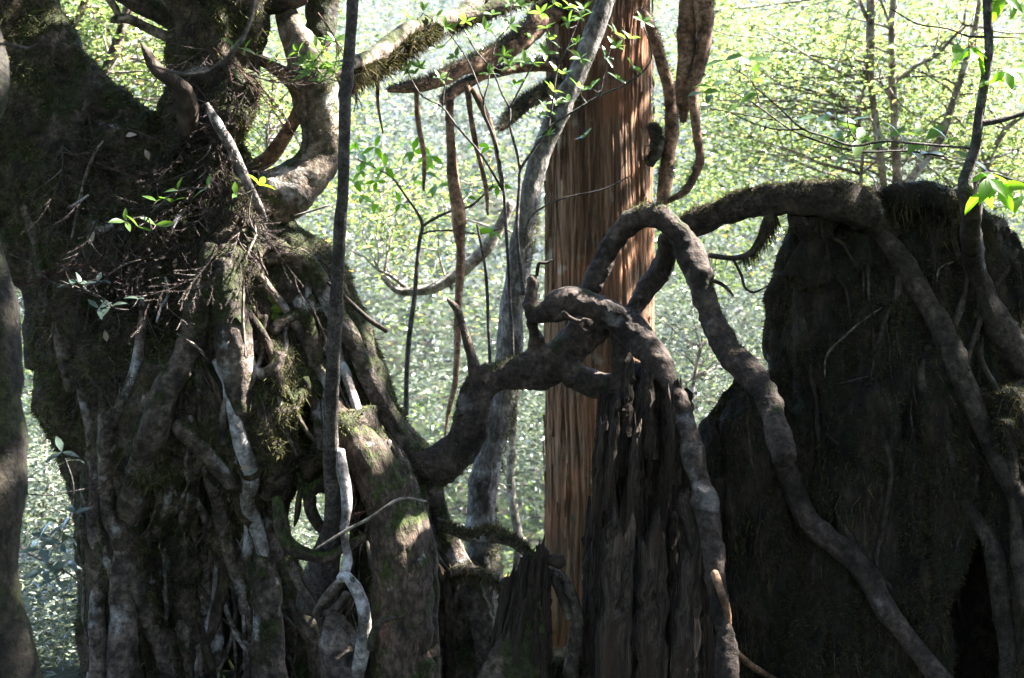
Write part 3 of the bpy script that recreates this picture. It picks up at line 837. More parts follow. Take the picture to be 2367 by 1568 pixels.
def spray(nodes_xy, sc, ang, seed, label, mat='litter_red', off=0.05, tilt=0.0, n=10, length=0.4, droop=0.8):
    V, F = spray_geo(seed, n, length, droop, 1.6)
    x, y = nodes_xy
    d = TC.depth(x, y, 6.0) - off
    V = xf(V, np.zeros(3), ang, tilt, 0.2, sc)
    o = obj('cedar_spray', mk_mesh('cedar_spray', V, F, False), M[mat])
    o.location = Vector(P(x, y, d))
    tag(o, label, 'dead spray', 'dead cedar sprays hanging on the leaning tree')
spray((235, 600), 1.0, 2.75, 951, 'reddish fan of dead cedar spray above the dark hollow on the left', droop=0.4)
spray((285, 1050), 0.95, 2.0, 952, 'rust-red dead cedar spray hanging beside the mossy root at lower left')
spray((770, 590), 1.2, 2.6, 953, 'broad grey-brown dead cedar spray against the dark sapling stem', 'litter', droop=0.5, n=14)
spray((556, 610), 0.9, 1.6, 954, 'pale upright dead cedar spray above the bright green moss', 'litter', droop=0.2)
spray((150, 540), 0.8, 1.2, 955, 'grey dead cedar spray dangling down the far left of the big trunk', 'litter')
spray((400, 470), 1.1, 2.9, 956, 'dead cedar spray bent like a feather over the middle of the slope', 'litter', droop=0.6)
spray((735, 30), 1.0, 0.9, 957, 'reddish dead cedar spray drooping from the mossy limb at the top', off=0.4)
spray((490, 110), 1.2, 0.6, 958, 'arching dead cedar sprays on the round mossy burl near the top', off=0.08)
spray((905, 1160), 0.8, 2.75, 959, 'brown dead spray lying along a bare twig across the smooth pillar root', off=0.12, droop=0.1)

def twig_thing(nodes, d, label, mat='twig', caster=None, off=0.06, name='dead_twig', seg=6, grp='bare dead twigs'):
    if caster is not None:
        nodes = [(a, b, w, (caster.depth(a, b, d) or d) - off) for a, b, w in nodes]
        ds = np.array([n[3] for n in nodes]); ds = np.convolve(np.r_[ds[0], ds, ds[-1]], [.3, .4, .3], 'valid')
        nodes = [(n[0], n[1], n[2], dd) for n, dd in zip(nodes, ds)]
    o, V, F, N = stem_part(name, nodes, d, mat, None, seg, 0.03, 0.1, 3, 0.004)
    return tag(o, label, 'twig', grp)
T_ = twig_thing
T_([(165, 560, 6), (178, 500, 8), (195, 420, 8), (222, 350, 7), (240, 325, 4)], 5.8, 'grey bent stick standing on the litter slope at left', caster=TC)
T_([(155, 482, 5), (180, 470, 7), (205, 452, 5)], 5.8, 'short pale twig crossing the bent stick on the litter slope', 'root_white', caster=TC)
T_([(392, 560, 7), (396, 530, 12), (410, 505, 12), (428, 484, 6)], 5.8, 'thick pale curved twig pointing up from the litter in the middle', 'root_bare', caster=TC)
T_([(583, 500, 5), (592, 540, 6), (578, 572, 7), (566, 600, 4)], 5.8, 'forked grey twig hanging above the moss cushion', caster=TC)
T_([(560, 565, 4), (590, 590, 5), (610, 620, 6), (618, 635, 4)], 5.8, 'thin pale twig slanting right above the moss cushion', caster=TC)
T_([(561, 650, 5), (561, 725, 7), (565, 780, 7), (568, 830, 6)], 5.8, 'upright pale twig left of the dark knothole', caster=TC, off=0.1)
T_([(729, 1270, 5, 5.8), (803, 1223, 7, 5.8), (853, 1196, 7, 5.8), (910, 1159, 7, 5.82), (941, 1152, 6, 5.84), (985, 1160, 5, 5.86)], 5.8, 'long bare twig slanting across the hollow and the smooth pillar root', 'pale_trunk')
T_([(25, 590, 4), (70, 610, 5), (110, 645, 5), (150, 662, 5), (235, 690, 4)], 5.6, 'wiry pale twig trailing over the left side of the big trunk', caster=TC)
T_([(245, 640, 4), (290, 610, 5), (325, 600, 4)], 5.6, 'wiry pale twig over the dark hollow on the left', caster=TC, off=0.1)
T_([(382, 640, 6), (388, 680, 7), (372, 710, 6), (362, 745, 5)], 5.6, 'looping pale rootlet hanging in the middle of the big trunk', 'root_white', caster=TC, off=0.08)
T_([(410, 770, 6), (440, 790, 7), (465, 810, 8), (478, 828, 5)], 5.6, 'pale dead twig lying over the main mossy root', caster=TC, off=0.1)
T_([(680, 500, 5), (720, 488, 5), (760, 475, 4)], 6.0, 'thin pale twig rising right at the foot of the curved limb', 'pale_trunk')
T_([(757, 655, 8, 6.0), (800, 690, 11, 5.98), (850, 735, 12, 5.98), (895, 765, 11, 6.0)], 6, 'stout dead branch jutting right from the flank of the big tree', 'rotten')
# soft out-of-focus vine near the viewer
T_([(592, -30, 9), (578, 51, 9), (544, 112, 9), (493, 160, 9), (449, 173, 9), (408, 170, 8), (340, 150, 6), (272, 126, 3)], 3.4, 'dark curved vine hanging close to the viewer across the top left', 'dark_stem', name='hanging_vine')
T_([(-20, 98, 8), (30, 102, 8), (65, 112, 8), (92, 100, 4)], 3.2, 'blurred grey twig poking in at the left edge near the top', 'dark_stem')

# dead leaves caught on the trunk
for x, y, s, a, lb in [(345, 370, .05, 1.9, 'pale pink dead leaf in the litter below the broken snag'), (205, 565, .065, 1.2, 'tan dead leaf standing in the litter beside the hanging sprays'),
                       (402, 620, .045, 1.3, 'pale tan dead leaf above the looping rootlet'), (247, 790, .05, 1.7, 'whitish torn dead leaf on the dark trunk below the hollow'),
                       (290, 315, .05, .2, 'silvery dead leaf lying flat on the upper slope'), (600, 545, .04, 2.6, 'pink dead leaf at the foot of the curved limb'),
                       (555, 1085, .045, .3, 'pinkish dead leaf stuck on the mossy root beside the white root')]:
    d = TC.depth(x, y, 6.0) - 0.05
    o = place_leaf('dead', None, P(x, y, d), (math.cos(a), -0.2, math.sin(a)), (0.2, -1, 0.4), s, 'fallen_leaf')
    tag(o, lb, 'dead leaf', 'dead leaves caught on the leaning tree')

# ------------------------------------------------------------------ trunk at the left edge
et = thing('edge_tree', 'smooth trunk with white lichen spots at the left edge of the view', 'tree', P(-40, 1700, 4.2))
eV = None
o, V, F, N = stem_part('trunk', [(-125, -150, 150), (-90, 40, 150), (-58, 190, 150), (-85, 320, 130), (-100, 470, 150), (-58, 690, 178), (-46, 900, 196), (-46, 1080, 200), (-58, 1340, 196), (-42, 1500, 226), (-30, 1640, 270), (-20, 1760, 330)], 4.2, 'lichen_stem', et, 28, 0.03, 0.05, 8)
moss_part(et, [blades(V, F, 7000, (0.006, 0.015), 0.15, lambda c, n: sstep(0.0, 0.3, fbm(c * 5, 3, 5)), 0.3, 9)])

# thin dark sapling stem in front of the big tree
ds_ = thing('slender_sapling', 'thin straight dark sapling stem rising in front of the big leaning tree', 'sapling', P(772, 1250, 5.35))
stem_part('stem', [(850, -700, 20, 5.3), (832, -350, 25, 5.33), (818, -60, 27, 5.35), (812, 60, 26, 5.35), (805, 150, 27, 5.35), (801, 200, 31, 5.35), (798, 215, 29, 5.35), (796, 320, 28, 5.36), (792, 450, 29, 5.4), (786, 520, 32, 5.44), (783, 600, 30, 5.5), (776, 720, 33, 5.6), (770, 850, 33, 5.72), (765, 960, 36, 5.85), (765, 1060, 38, 5.95), (770, 1160, 42, 6.05), (770, 1230, 52, 6.12), (750, 1300, 74, 6.2), (730, 1400, 90, 6.3)], None, 'dark_stem', ds_, 14, 0.02, 0.06, 12)

# ------------------------------------------------------------------ CENTRE: arching roots grown together
main = [
    mass([(965, 1085, 34), (1005, 1078, 50), (1045, 1055, 48), (1078, 1015, 44), (1093, 965, 40), (1100, 920, 40), (1122, 885, 38), (1165, 872, 35), (1210, 866, 38), (1258, 846, 46), (1300, 818, 42), (1342, 782, 38), (1380, 755, 30), (1412, 735, 24)], [6.25, 6.3], 0.9, 20, 0.03, 0.08, 70),
    mass([(1290, 838, 30), (1330, 868, 28), (1372, 890, 27), (1412, 897, 28), (1450, 905, 30)], 6.25, 0.9, 16, 0.03, 0.06, 71),
    mass([(1436, 905, 26), (1440, 860, 20), (1438, 800, 18), (1430, 765, 18)], 6.2, 0.9, 14, 0.03, 0.06, 72),
    # front root with the upturned knob
    mass([(1236, 636, 7, 6.1), (1233, 648, 17, 6.1), (1229, 672, 18, 6.1), (1226, 700, 18, 6.1), (1230, 722, 20, 6.1), (1250, 726, 22, 6.08), (1275, 716, 27, 6.06), (1303, 700, 32, 6.04), (1338, 694, 33, 6.03), (1380, 708, 32, 6.02), (1425, 732, 31, 6.0), (1461, 762, 32, 5.97), (1491, 796, 32, 5.93), (1516, 832, 30, 5.88), (1540, 875, 27, 5.82), (1562, 920, 25, 5.76), (1585, 985, 25, 5.68), (1605, 1060, 23, 5.6), (1622, 1130, 22, 5.54), (1640, 1220, 21, 5.48), (1652, 1300, 20, 5.45), (1662, 1400, 21, 5.42), (1678, 1500, 22, 5.4), (1690, 1640, 23, 5.38)], 6, 1.0, 20, 0.025, 0.07, 73),
    mass([(1228, 720, 16, 6.12), (1235, 760, 16, 6.2), (1243, 795, 19, 6.26), (1250, 830, 26, 6.3)], 6.2, 1.0, 14, 0.025, 0.06, 74),
    # arch 1
    mass([(1345, 690, 17, 6.22), (1364, 662, 20, 6.22), (1389, 620, 21, 6.22), (1408, 578, 23, 6.2), (1434, 535, 25, 6.18), (1471, 509, 29, 6.15), (1510, 498, 31, 6.12), (1546, 518, 30, 6.1), (1577, 552, 29, 6.08), (1600, 594, 29, 6.05), (1621, 648, 26, 6.02), (1634, 707, 26, 6.0), (1658, 768, 27, 5.96), (1692, 820, 29, 5.9), (1735, 868, 33, 5.82), (1772, 915, 33, 5.74), (1792, 990, 29, 5.62), (1812, 1060, 25, 5.52)], 6, 1.0, 20, 0.025, 0.07, 75),
    mass([(1541, 545, 22, 6.2), (1542, 580, 22, 6.3), (1533, 615, 22, 6.36), (1508, 650, 21, 6.38), (1480, 692, 19, 6.36), (1455, 735, 18, 6.32), (1425, 770, 20, 6.28)], 6.3, 1.0, 16, 0.025, 0.06, 76),
]
AV, AF = remesh(main, 0.0085, 4)
AV = sculpt(AV, AF, lambda V, N: 0.015 * fbm(V * 6.5, 3, 80) + 0.002 + 0.006 * fbm(V * 24, 3, 81) + 0.0015 * fbm(V * 70, 2, 82))
ar = thing('arching_root', 'smooth brown roots grown together into arches between the tree and stumps', 'root', P(1690, 1640, 5.4))
obj('root_stem', mk_mesh('root_stem', AV, AF), M['arch_bark'], ar)
o, sV, sF, _ = stem_part('stub', [(1104, 895, 36), (1096, 850, 28), (1090, 825, 22), (1080, 790, 20), (1068, 750, 18), (1056, 716, 19), (1042, 700, 13), (1031, 688, 2)], 6.25, 'arch_bark', ar, 12, 0.02, 0.12, 82)
stem_part('twig', [(1241, 638, 8), (1243, 622, 8), (1247, 609, 7), (1263, 608, 7), (1276, 601, 4)], 6.1, 'arch_bark', ar, 8, 0.01, 0.1, 83)
stem_part('twig', [(1300, 722, 12), (1318, 736, 10), (1340, 743, 8), (1350, 738, 7), (1362, 740, 4)], 5.9, 'arch_bark', ar, 8, 0.01, 0.1, 84)
stem_part('twig', [(1630, 640, 12), (1645, 648, 9), (1668, 657, 8), (1685, 672, 7), (1696, 685, 3)], 6.0, 'arch_bark', ar, 8, 0.015, 0.1, 85)
def amask(c, n):
    px, py = proj(c)
    z1 = sstep(1105, 1140, px) * sstep(1240, 1200, px) * sstep(0.35, 0.75, n[:, 2])
    z2 = sstep(1440, 1470, px) * sstep(1550, 1520, px) * sstep(540, 510, py) * sstep(0.2, 0.6, n[:, 2] + 0.3 * vnoise(c * 12))
    z3 = sstep(1112, 1090, px) * sstep(-0.1, 0.3, fbm(c * 7, 3, 4)) * 0.8
    z4 = sstep(1620, 1700, px) * sstep(0.0, 0.4, fbm(c * 6, 3, 6)) * sstep(1000, 860, py) * .6
    return np.maximum.reduce([z1, z2, z3, z4])
moss_part(ar, [blades(AV, AF, 26000, (0.008, 0.024), 0.14, amask, 0.15, 86), blades(sV, sF, 12000, (0.006, 0.018), 0.15, lambda c, n: sstep(-0.3, 0.6, n[:, 0] + 0.4 * vnoise(c * 10)), 0.2, 87)])
AC = Caster(AV, AF)

# ------------------------------------------------------------------ RIGHT: big moss covered stump
SP = [
    mass([(2110, 1800, 520), (2110, 1500, 470), (2110, 1200, 420), (2105, 950, 352), (2085, 760, 315), (2075, 640, 296), (2070, 560, 250), (2066, 500, 170), (2066, 470, 80)], 6.55, 0.7, 40, 0.08, 0.05, 90),
    mass([(1880, 640, 90), (1890, 560, 66), (1905, 500, 50), (1920, 462, 26)], 6.3, 0.9, 18, 0.05, 0.06, 91),
    mass([(2000, 620, 90), (1995, 520, 80), (1990, 460, 46), (1990, 440, 20)], 6.3, 0.9, 18, 0.05, 0.06, 92),
    mass([(2140, 620, 90), (2145, 520, 80), (2150, 470, 56), (2150, 436, 26)], 6.3, 0.9, 18, 0.05, 0.06, 93),
    mass([(2280, 720, 100), (2275, 620, 84), (2270, 545, 56), (2265, 505, 26)], 6.35, 0.9, 18, 0.05, 0.06, 94),
    mass([(1800, 840, 20), (1765, 910, 62), (1738, 990, 90), (1722, 1070, 108), (1715, 1180, 112), (1710, 1300, 112), (1710, 1700, 130)], 6.25, 0.8, 20, 0.05, 0.06, 95),
    mass([(2060, 700, 60), (2040, 900, 80), (2000, 1150, 110), (1960, 1400, 130), (1930, 1700, 150)], 6.15, 0.8, 20, 0.06, 0.06, 96),
    mass([(2180, 820, 60), (2200, 1000, 80), (2200, 1200, 90), (2180, 1400, 90), (2170, 1700, 100)], 6.1, 0.8, 20, 0.06, 0.06, 97),
    mass([(2330, 900, 80), (2370, 1200, 100), (2390, 1500, 110), (2400, 1800, 120)], 6.0, 0.8, 20, 0.06, 0.06, 98),
    mass([(1850, 510, 40), (1930, 478, 52), (2000, 470, 50), (2080, 466, 48), (2150, 462, 44), (2215, 490, 40), (2270, 540, 40)], 6.2, 1.0, 14, 0.05, 0.08, 99),
    mass([(2060, 520, 150), (2060, 470, 90)], 6.4, 0.8, 14, 0.05, 0.08, 88),
]
SV, SF = remesh(SP, 0.022, 4)
def st_sc(V, N):
    a = 0.045 * fbm(V * np.array([5, 5, 1.6]), 3, 110) + 0.028 * fbm(V * np.array([16, 16, 5]), 3, 111)
    cr = np.abs(vnoise(V * np.array([7, 7, 1.1]), 112))
    a = a - 0.05 * (1 - sstep(0.0, 0.16, cr))
    a = a * (1 - 0.45 * sstep(2.0, 2.3, V[:, 2]))
    px, py = proj(V)
    fr = np.clip(-N[:, 1], 0, 1)
    w = 12 + 34 * sstep(1240, 1420, py)
    cx = 2262 + 0.03 * (py - 1240)
    a = a - 0.5 * fr * sstep(1.3, 0.7, np.abs(px - cx) / w) * sstep(1220, 1270, py)
    return a
SV = sculpt(SV, SF, st_sc)
SC = Caster(SV, SF)
st = thing('mossy_stump', 'massive dark stump clothed in moss with roots running down it', 'stump', P(2080, 1700, 6.2))
mossy = []
SR = [
    ([(1975, 470, 24), (1992, 490, 30), (2024, 525, 34), (2062, 572, 40), (2100, 625, 46), (2140, 690, 56), (2165, 740, 52), (2185, 790, 50), (2215, 860, 50), (2250, 940, 46), (2285, 1010, 46), (2320, 1080, 46), (2367, 1160, 46), (2420, 1240, 46)], 'stump_root', 14, .6, .4),
    ([(2236, 430, 40, 5.75), (2245, 480, 46, 5.72), (2245, 540, 44, 5.68), (2250, 600, 42), (2270, 660, 50), (2290, 720, 58), (2325, 780, 62), (2370, 850, 66), (2430, 910, 66)], 'stump_root', 14, .6, .9),
    ([(2207, 505, 14), (2208, 560, 14), (2222, 600, 15), (2238, 630, 14), (2232, 680, 15), (2215, 730, 20), (2190, 770, 22), (2155, 792, 20)], 'stump_root', 10, .9, .8),
    ([(2232, 1160, 24), (2262, 1205, 36), (2290, 1250, 42), (2305, 1327, 40), (2318, 1420, 40), (2330, 1500, 40), (2338, 1640, 40)], 'stump_root', 12, .6, .6),
    ([(1800, 1030, 40), (1815, 1070, 46), (1835, 1130, 46), (1862, 1195, 50), (1900, 1238, 54), (1960, 1285, 54), (2010, 1345, 50), (2045, 1410, 50), (2090, 1470, 52), (2140, 1530, 54), (2200, 1620, 56)], 'arch_bark', 16, .9, .12),
    ([(1560, 1080, 8), (1580, 1130, 13), (1596, 1174, 15), (1630, 1259, 18), (1657, 1344, 20), (1678, 1412, 16), (1691, 1490, 14), (1732, 1537, 14), (1793, 1575, 12)], 'red_bark', 10, .9, 0),
    ([(1870, 470, 8), (1858, 500, 10), (1880, 530, 10), (1916, 545, 9), (1950, 562, 8), (1977, 606, 8), (1997, 626, 7), (1999, 691, 4)], 'stump_root', 8, 1., 0),
    ([(2150, 800, 18), (2130, 870, 20), (2150, 930, 22), (2180, 1000, 22), (2200, 1080, 20)], 'stump_root', 10, .5, .6),
    ([(2325, 980, 24), (2345, 1100, 26), (2350, 1250, 30), (2370, 1420, 34)], 'stump_root', 10, .6, .6),
]
rt = np.random.default_rng(505)
for k in range(26):
    x, y = rt.uniform(1700, 2360), rt.uniform(480, 1350)
    w0 = rt.choice([4, 5, 7, 10, 14]); dx = rt.normal(0.1, 0.3); nd = []
    nn = rt.integers(4, 7)
    for q in range(nn):
        nd.append((x, y, max(3, w0 * (1 - 0.35 * q / nn))))
        y += rt.uniform(40, 80); dx = 0.6 * dx + rt.normal(0.03, 0.3); x += dx * 50
    if all(SC.depth(a, b) is not None for a, b, c in nd if b < 1560):
        SR.append((nd, 'stump_root', 6, rt.uniform(0.3, 1.0), 0.3))
SC0 = SC
SV, SF = fuse(SP, SR, SC, 0.020, 3)
SV = sculpt(SV, SF, st_sc)
SC = Caster(SV, SF)
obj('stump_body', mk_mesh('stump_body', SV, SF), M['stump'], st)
for k, (nd, mt, sg, pr, ms) in enumerate(SR):
    root(nd, mt, sg, pr, 400 + k, moss=ms, parent=st, caster=SC0 if k != 5 else Caster(*join([(SV, SF), (AV, AF)])))
mossy.append(blades(SV, SF, 26000, (0.010, 0.030), 0.12, lambda c, n: 0.2 + 0.8 * sstep(-0.2, 0.35, fbm(c * 4.5, 3, 54) + 0.25 * n[:, 2]), 0.5, 66))
mossy.append(blades(SV, SF, 3500, (0.03, 0.09), 0.04, lambda c, n: sstep(-0.2, 0.3, fbm(c * 3, 3, 55)), 1.6, 67, out=0.35, rnd=0.35))
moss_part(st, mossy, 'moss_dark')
mossy = []
def t2(nodes, label, w='twig'):
    T_(nodes, 5.6, label, w, caster=SC, off=0.03, grp='bare dead twigs')
t2([(2038, 711, 4), (1987, 748, 5), (1929, 800, 5), (1909, 830, 4), (1907, 874, 3)], 'curved straw-coloured twig lying on the dark face of the big stump')
t2([(2165, 655, 4), (2170, 625, 5), (2190, 610, 5), (2205, 604, 3)], 'small crooked twig beside the sapling root on the big stump')
t2([(1925, 890, 3), (1960, 882, 4), (2005, 870, 3)], 'short straight twig low on the dark face of the big stump')

# limb lying from the arch to the stump top
lb = thing('mossy_limb', 'thick reddish limb bridging from the root arch to the stump top', 'branch', P(1900, 470, 6.1))
o, V, F, N = stem_part('limb', [(1560, 540, 46, 6.35), (1590, 526, 56, 6.33), (1630, 508, 58, 6.3), (1670, 492, 60, 6.27), (1720, 475, 64, 6.22), (1790, 462, 72, 6.15), (1860, 456, 78, 6.08), (1930, 462, 84, 6.06), (2000, 486, 84, 6.12), (2060, 540, 80, 6.3)], None, 'stump_root', lb, 24, 0.02, 0.16, 120, ridge=0.2, knot=0.1)
ms = [blades(V, F, 60000, (0.006, 0.022), 0.14, lambda c, n: sstep(-0.25, 0.5, n[:, 2] + 0.6 * fbm(c * 8, 3, 4)), 0.2, 121)]
o, V, F, N = stem_part('side_branch', [(1622, 588, 12, 6.05), (1660, 594, 12, 6.1), (1700, 597, 14, 6.12), (1735, 585, 20, 6.14), (1762, 548, 28, 6.15), (1785, 500, 34, 6.16)], None, 'stump_root', lb, 10, 0.02, 0.15, 122)
ms.append(blades(V, F, 16000, (0.02, 0.09), 0.035, lambda c, n: sstep(0.95, 1.05, c[:, 0]) + 0.1, 1.6, 123, front=-2, out=0.3, rnd=0.35))
stem_part('side_twig', [(1694, 598, 8, 6.12), (1703, 615, 7, 6.1), (1715, 640, 7, 6.08), (1722, 665, 7, 6.06), (1742, 676, 6, 6.04), (1775, 662, 3, 6.0)], None, 'stump_root', lb, 8, 0.015, 0.1, 124)
moss_part(lb, ms, 'moss_dark')

# ------------------------------------------------------------------ broken stumps built of splinters
def splinter_mesh(seed):
    r = np.random.default_rng(seed)
    rows, cols = 15, 5
    V = []
    edge = r.normal(0, 0.05, (rows, cols)); thk = np.abs(r.normal(1, 0.35, (rows, cols))) * 0.8 + 0.2
    step = np.cumsum(r.normal(0, 0.03, rows))
    tear = r.uniform(-0.22, 0.10, cols)
    for s in (-1, 1):
        for k in range(rows):
            t = k / (rows - 1)
            for c in range(cols):
                u = c / (cols - 1) - 0.5
                wz = 0.95 - 0.25 * t
                zz = t + (tear[c] * max(0, (t - 0.75) / 0.25))
                th = 0.5 * (1 - 0.7 * (2 * u) ** 2) * (1 if k < rows - 1 else 0.3) * thk[k, c]
                V.append((u * wz + edge[k, c] + step[k], s * th, zz))
    F = []
    n = rows * cols
    for k in range(rows - 1):
        for c in range(cols - 1):
            a = k * cols + c
            F.append((a, a + 1, a + cols + 1, a + cols))
            F.append((n + a, n + a + cols, n + a + cols + 1, n + a + 1))
        for c, fl in ((0, 0), (cols - 1, 1)):
            a = k * cols + c
            q = (a, a + cols, n + a + cols, n + a)
            F.append(q if not fl else q[::-1])
    for c in range(cols - 1):
        a = (rows - 1) * cols + c
        F.append((a, a + 1, n + a + 1, n + a))
    me = mk_mesh('splinter', V, F, False)
    me.materials.append(M['rotten'])
    return me
SPL = [splinter_mesh(k) for k in range(10)]

def splinters(parent, A, n, topf, lenf, wr, seed, spread=1.9, proud=0.0, upright=0.75):
    """splinters stand round the rotten core, each its own board with a torn top"""
    r = np.random.default_rng(seed)
    order = np.argsort(A[:, 2])
    def at(z, c): return float(np.interp(z, A[order, 2], A[order, c]))
    for k in range(n):
        th = -math.pi / 2 + (k + r.uniform(-.45, .45)) / n * 2 * spread - spread
        top = topf(th, r); bot = top - lenf(r)
        w = r.uniform(*wr); tk = w * r.uniform(0.5, 1.0)
        roff = r.uniform(-0.05, 0.022)
        zr = bot + 0.35 * (top - bot)
        def pt(z):
            rr = at(z, 3) * (1 + proud) + roff
            return Vector((at(z, 0) + rr * math.cos(th), at(z, 1) + rr * 0.8 * math.sin(th), z))
        p0, p1 = pt(bot), pt(top)
        p1v = Vector((p0.x, p0.y, top))
        p1 = p1.lerp(p1v, upright) + Vector((r.normal(0, .01), r.normal(0, .01), 0))
        zax = p1 - p0; h = zax.length; zax.normalize()
        out = Vector((math.cos(th), math.sin(th), 0)); xax = out.cross(zax).normalized(); yax = zax.cross(xax)
        m = Matrix((xax * w, yax * tk, zax * h)).transposed().to_4x4()
        m.translation = p0
        o = bpy.data.objects.new('splinter', SPL[r.integers(len(SPL))])
        COL.objects.link(o)
        o.parent = parent
        o.matrix_parent_inverse = Matrix.Translation(-parent.location)
        o.matrix_basis = m

def core(nodes, d, parent, seed, flat=0.8, mat='rotten'):
    N = pxn([(a, b, 2 * h) for a, b, h in nodes], d)
    Nc = N.copy(); Nc[:, 3] *= 0.84
    V, F = tube(Nc, 40, 0.03, 0.05, 0.12, seed, flat)
    Nn = normals(V, F)
    V = V + Nn * (0.012 * fbm(V * np.array([30, 30, 2.5]), 3, seed))[:, None]
    obj('core', mk_mesh('core', V, F), M[mat], parent)
    return N, V, F

bs = thing('broken_stump', 'dark rotten stump with a jagged splintered top under the curved root', 'stump', P(1485, 1700, 5.95))
bn = [(1504, 850, 44), (1500, 880, 56), (1494, 915, 74), (1490, 980, 82), (1490, 1080, 98), (1492, 1180, 108), (1492, 1320, 118), (1490, 1480, 126), (1486, 1700, 146)]
N, V, F = core(bn, 6.0, bs, 130)
px2m = K * 5.9
zz = lambda y: CZ - (y - 784) * px2m
RIM = ([-1, -.75, -.5, -.2, .2, .5, .8, 1], [930, 905, 845, 822, 838, 862, 895, 880])
def lay(n, dy0, dy1, l0, l1, w, seed, spread, proud, up=0.75):
    splinters(bs, N, n, lambda th, r: zz(np.interp(math.cos(th), *RIM) + r.uniform(dy0, dy1)), lambda r: r.uniform(l0, l1) * px2m, w, seed, spread, proud, up)
lay(40, -22, 45, 60, 170, (0.025, 0.06), 131, 3.1, -0.04, 0.9)
lay(40, 10, 130, 80, 240, (0.03, 0.065), 132, 1.8, 0.0, 0.8)
lay(36, 90, 260, 100, 260, (0.03, 0.07), 133, 1.8, 0.02)
lay(30, 200, 420, 120, 320, (0.03, 0.08), 134, 1.8, 0.03)
lay(13, 290, 335, 380, 460, (0.06, 0.11), 135, 1.4, 0.10, 0.5)
lay(26, 350, 560, 200, 350, (0.03, 0.07), 136, 1.8, 0.05)

def plank(x0, y0, x1, y1, wpx, d, tk, seed):
    p1, p0 = Vector(P(x0, y0, d)), Vector(P(x1, y1, d))
    zax = p1 - p0; h = zax.length; zax.normalize()
    xax = Vector((0, -1, 0)).cross(zax).normalized(); yax = zax.cross(xax)
    m = Matrix((xax * wpx * K * d, yax * tk, zax * h)).transposed().to_4x4(); m.translation = p0
    o = bpy.data.objects.new('plank', SPL[seed]); COL.objects.link(o)
    o.parent = bs; o.matrix_parent_inverse = Matrix.Translation(-bs.location); o.matrix_basis = m
for a in [(1420, 1158, 1412, 1660, 92, 5.50, .05, 3), (1572, 1120, 1640, 1420, 60, 5.55, .03, 5), (1590, 1255, 1570, 1660, 70, 5.48, .04, 7), (1500, 1215, 1498, 1660, 90, 5.56, .06, 1),
          (1396, 930, 1372, 1240, 34, 5.78, .06, 2), (1424, 920, 1408, 1180, 32, 5.70, .06, 4), (1452, 838, 1446, 1010, 34, 5.72, .05, 6), (1500, 850, 1500, 1060, 40, 5.66, .05, 8), (1545, 900, 1556, 1120, 36, 5.66, .05, 9), (1466, 960, 1462, 1170, 30, 5.62, .05, 0), (1566, 872, 1572, 990, 18, 5.75, .03, 3)]:
    plank(*a)

ss = thing('small_broken_stump', 'low splintered stump with mossy foot in front of the red cedar', 'stump', P(1220, 1700, 5.7))
sn = [(1256, 1272, 18), (1244, 1330, 28), (1228, 1410, 38), (1208, 1490, 54), (1188, 1580, 74), (1175, 1700, 96)]
N, V, F = core(sn, 5.75, ss, 140)
z2 = lambda y: CZ - (y - 784) * K * 5.65
splinters(ss, N, 26, lambda th, r: z2(1290 + 40 * abs(math.cos(th)) + r.uniform(-45, 30)), lambda r: r.uniform(80, 180) * K * 5.7, (0.018, 0.04), 141, 3.1, -0.05, 0.7)
splinters(ss, N, 26, lambda th, r: z2(1370 + r.uniform(-50, 60)), lambda r: r.uniform(80, 200) * K * 5.7, (0.018, 0.045), 142, 1.8, 0.02, 0.5)
pass
Ns = N.copy(); Ns[:, 3] *= 1.04; Ns[:2, 3] *= 0.6
Vm, Fm = tube(Ns, 30, 0.02, 0.16, 0.2, 147, 0.8, nf=9)
obj('moss_skirt', mk_mesh('moss_skirt', Vm[Vm[:, 2] > -9], Fm), M['old_bark'], ss)
moss_part(ss, [blades(Vm, Fm, 50000, (0.008, 0.026), 0.13, lambda c, n: sstep(-0.1, 0.3, fbm(c * 6, 3, 51) + 1.2 * (0.45 - c[:, 2])), 0.2, 143)])
Nb = pxn([(1256, 1296, 20), (1270, 1295, 28), (1284, 1296, 34), (1296, 1300, 32), (1306, 1303, 14)], 5.75)
V, F = tube(Nb, 16, 0.01, 0.1, 0, 144, nf=20)
obj('burl', mk_mesh('burl', V, F), M['rotten'], ss)
stem_part('root', [(1268, 1318, 18), (1292, 1330, 24), (1312, 1356, 26), (1326, 1390, 30), (1334, 1440, 32), (1328, 1500, 36), (1318, 1560, 40)], 5.85, 'root_moss', ss, 12, 0.02, 0.15, 145)
stem_part('root', [(1264, 1330, 14), (1285, 1350, 18), (1300, 1385, 20), (1316, 1430, 22)], 5.8, 'root_moss', ss, 10, 0.02, 0.15, 146)

o, V, F, N = stem_part('root', [(1215, 1590, 80), (1255, 1556, 62), (1300, 1548, 52), (1345, 1560, 66), (1375, 1600, 80)], 5.95, 'old_bark', ss, 14, 0.02, 0.2, 151)
moss_part(ss, [blades(V, F, 40000, (0.008, 0.03), 0.12, None, 0.2, 152)], 'moss_dark')

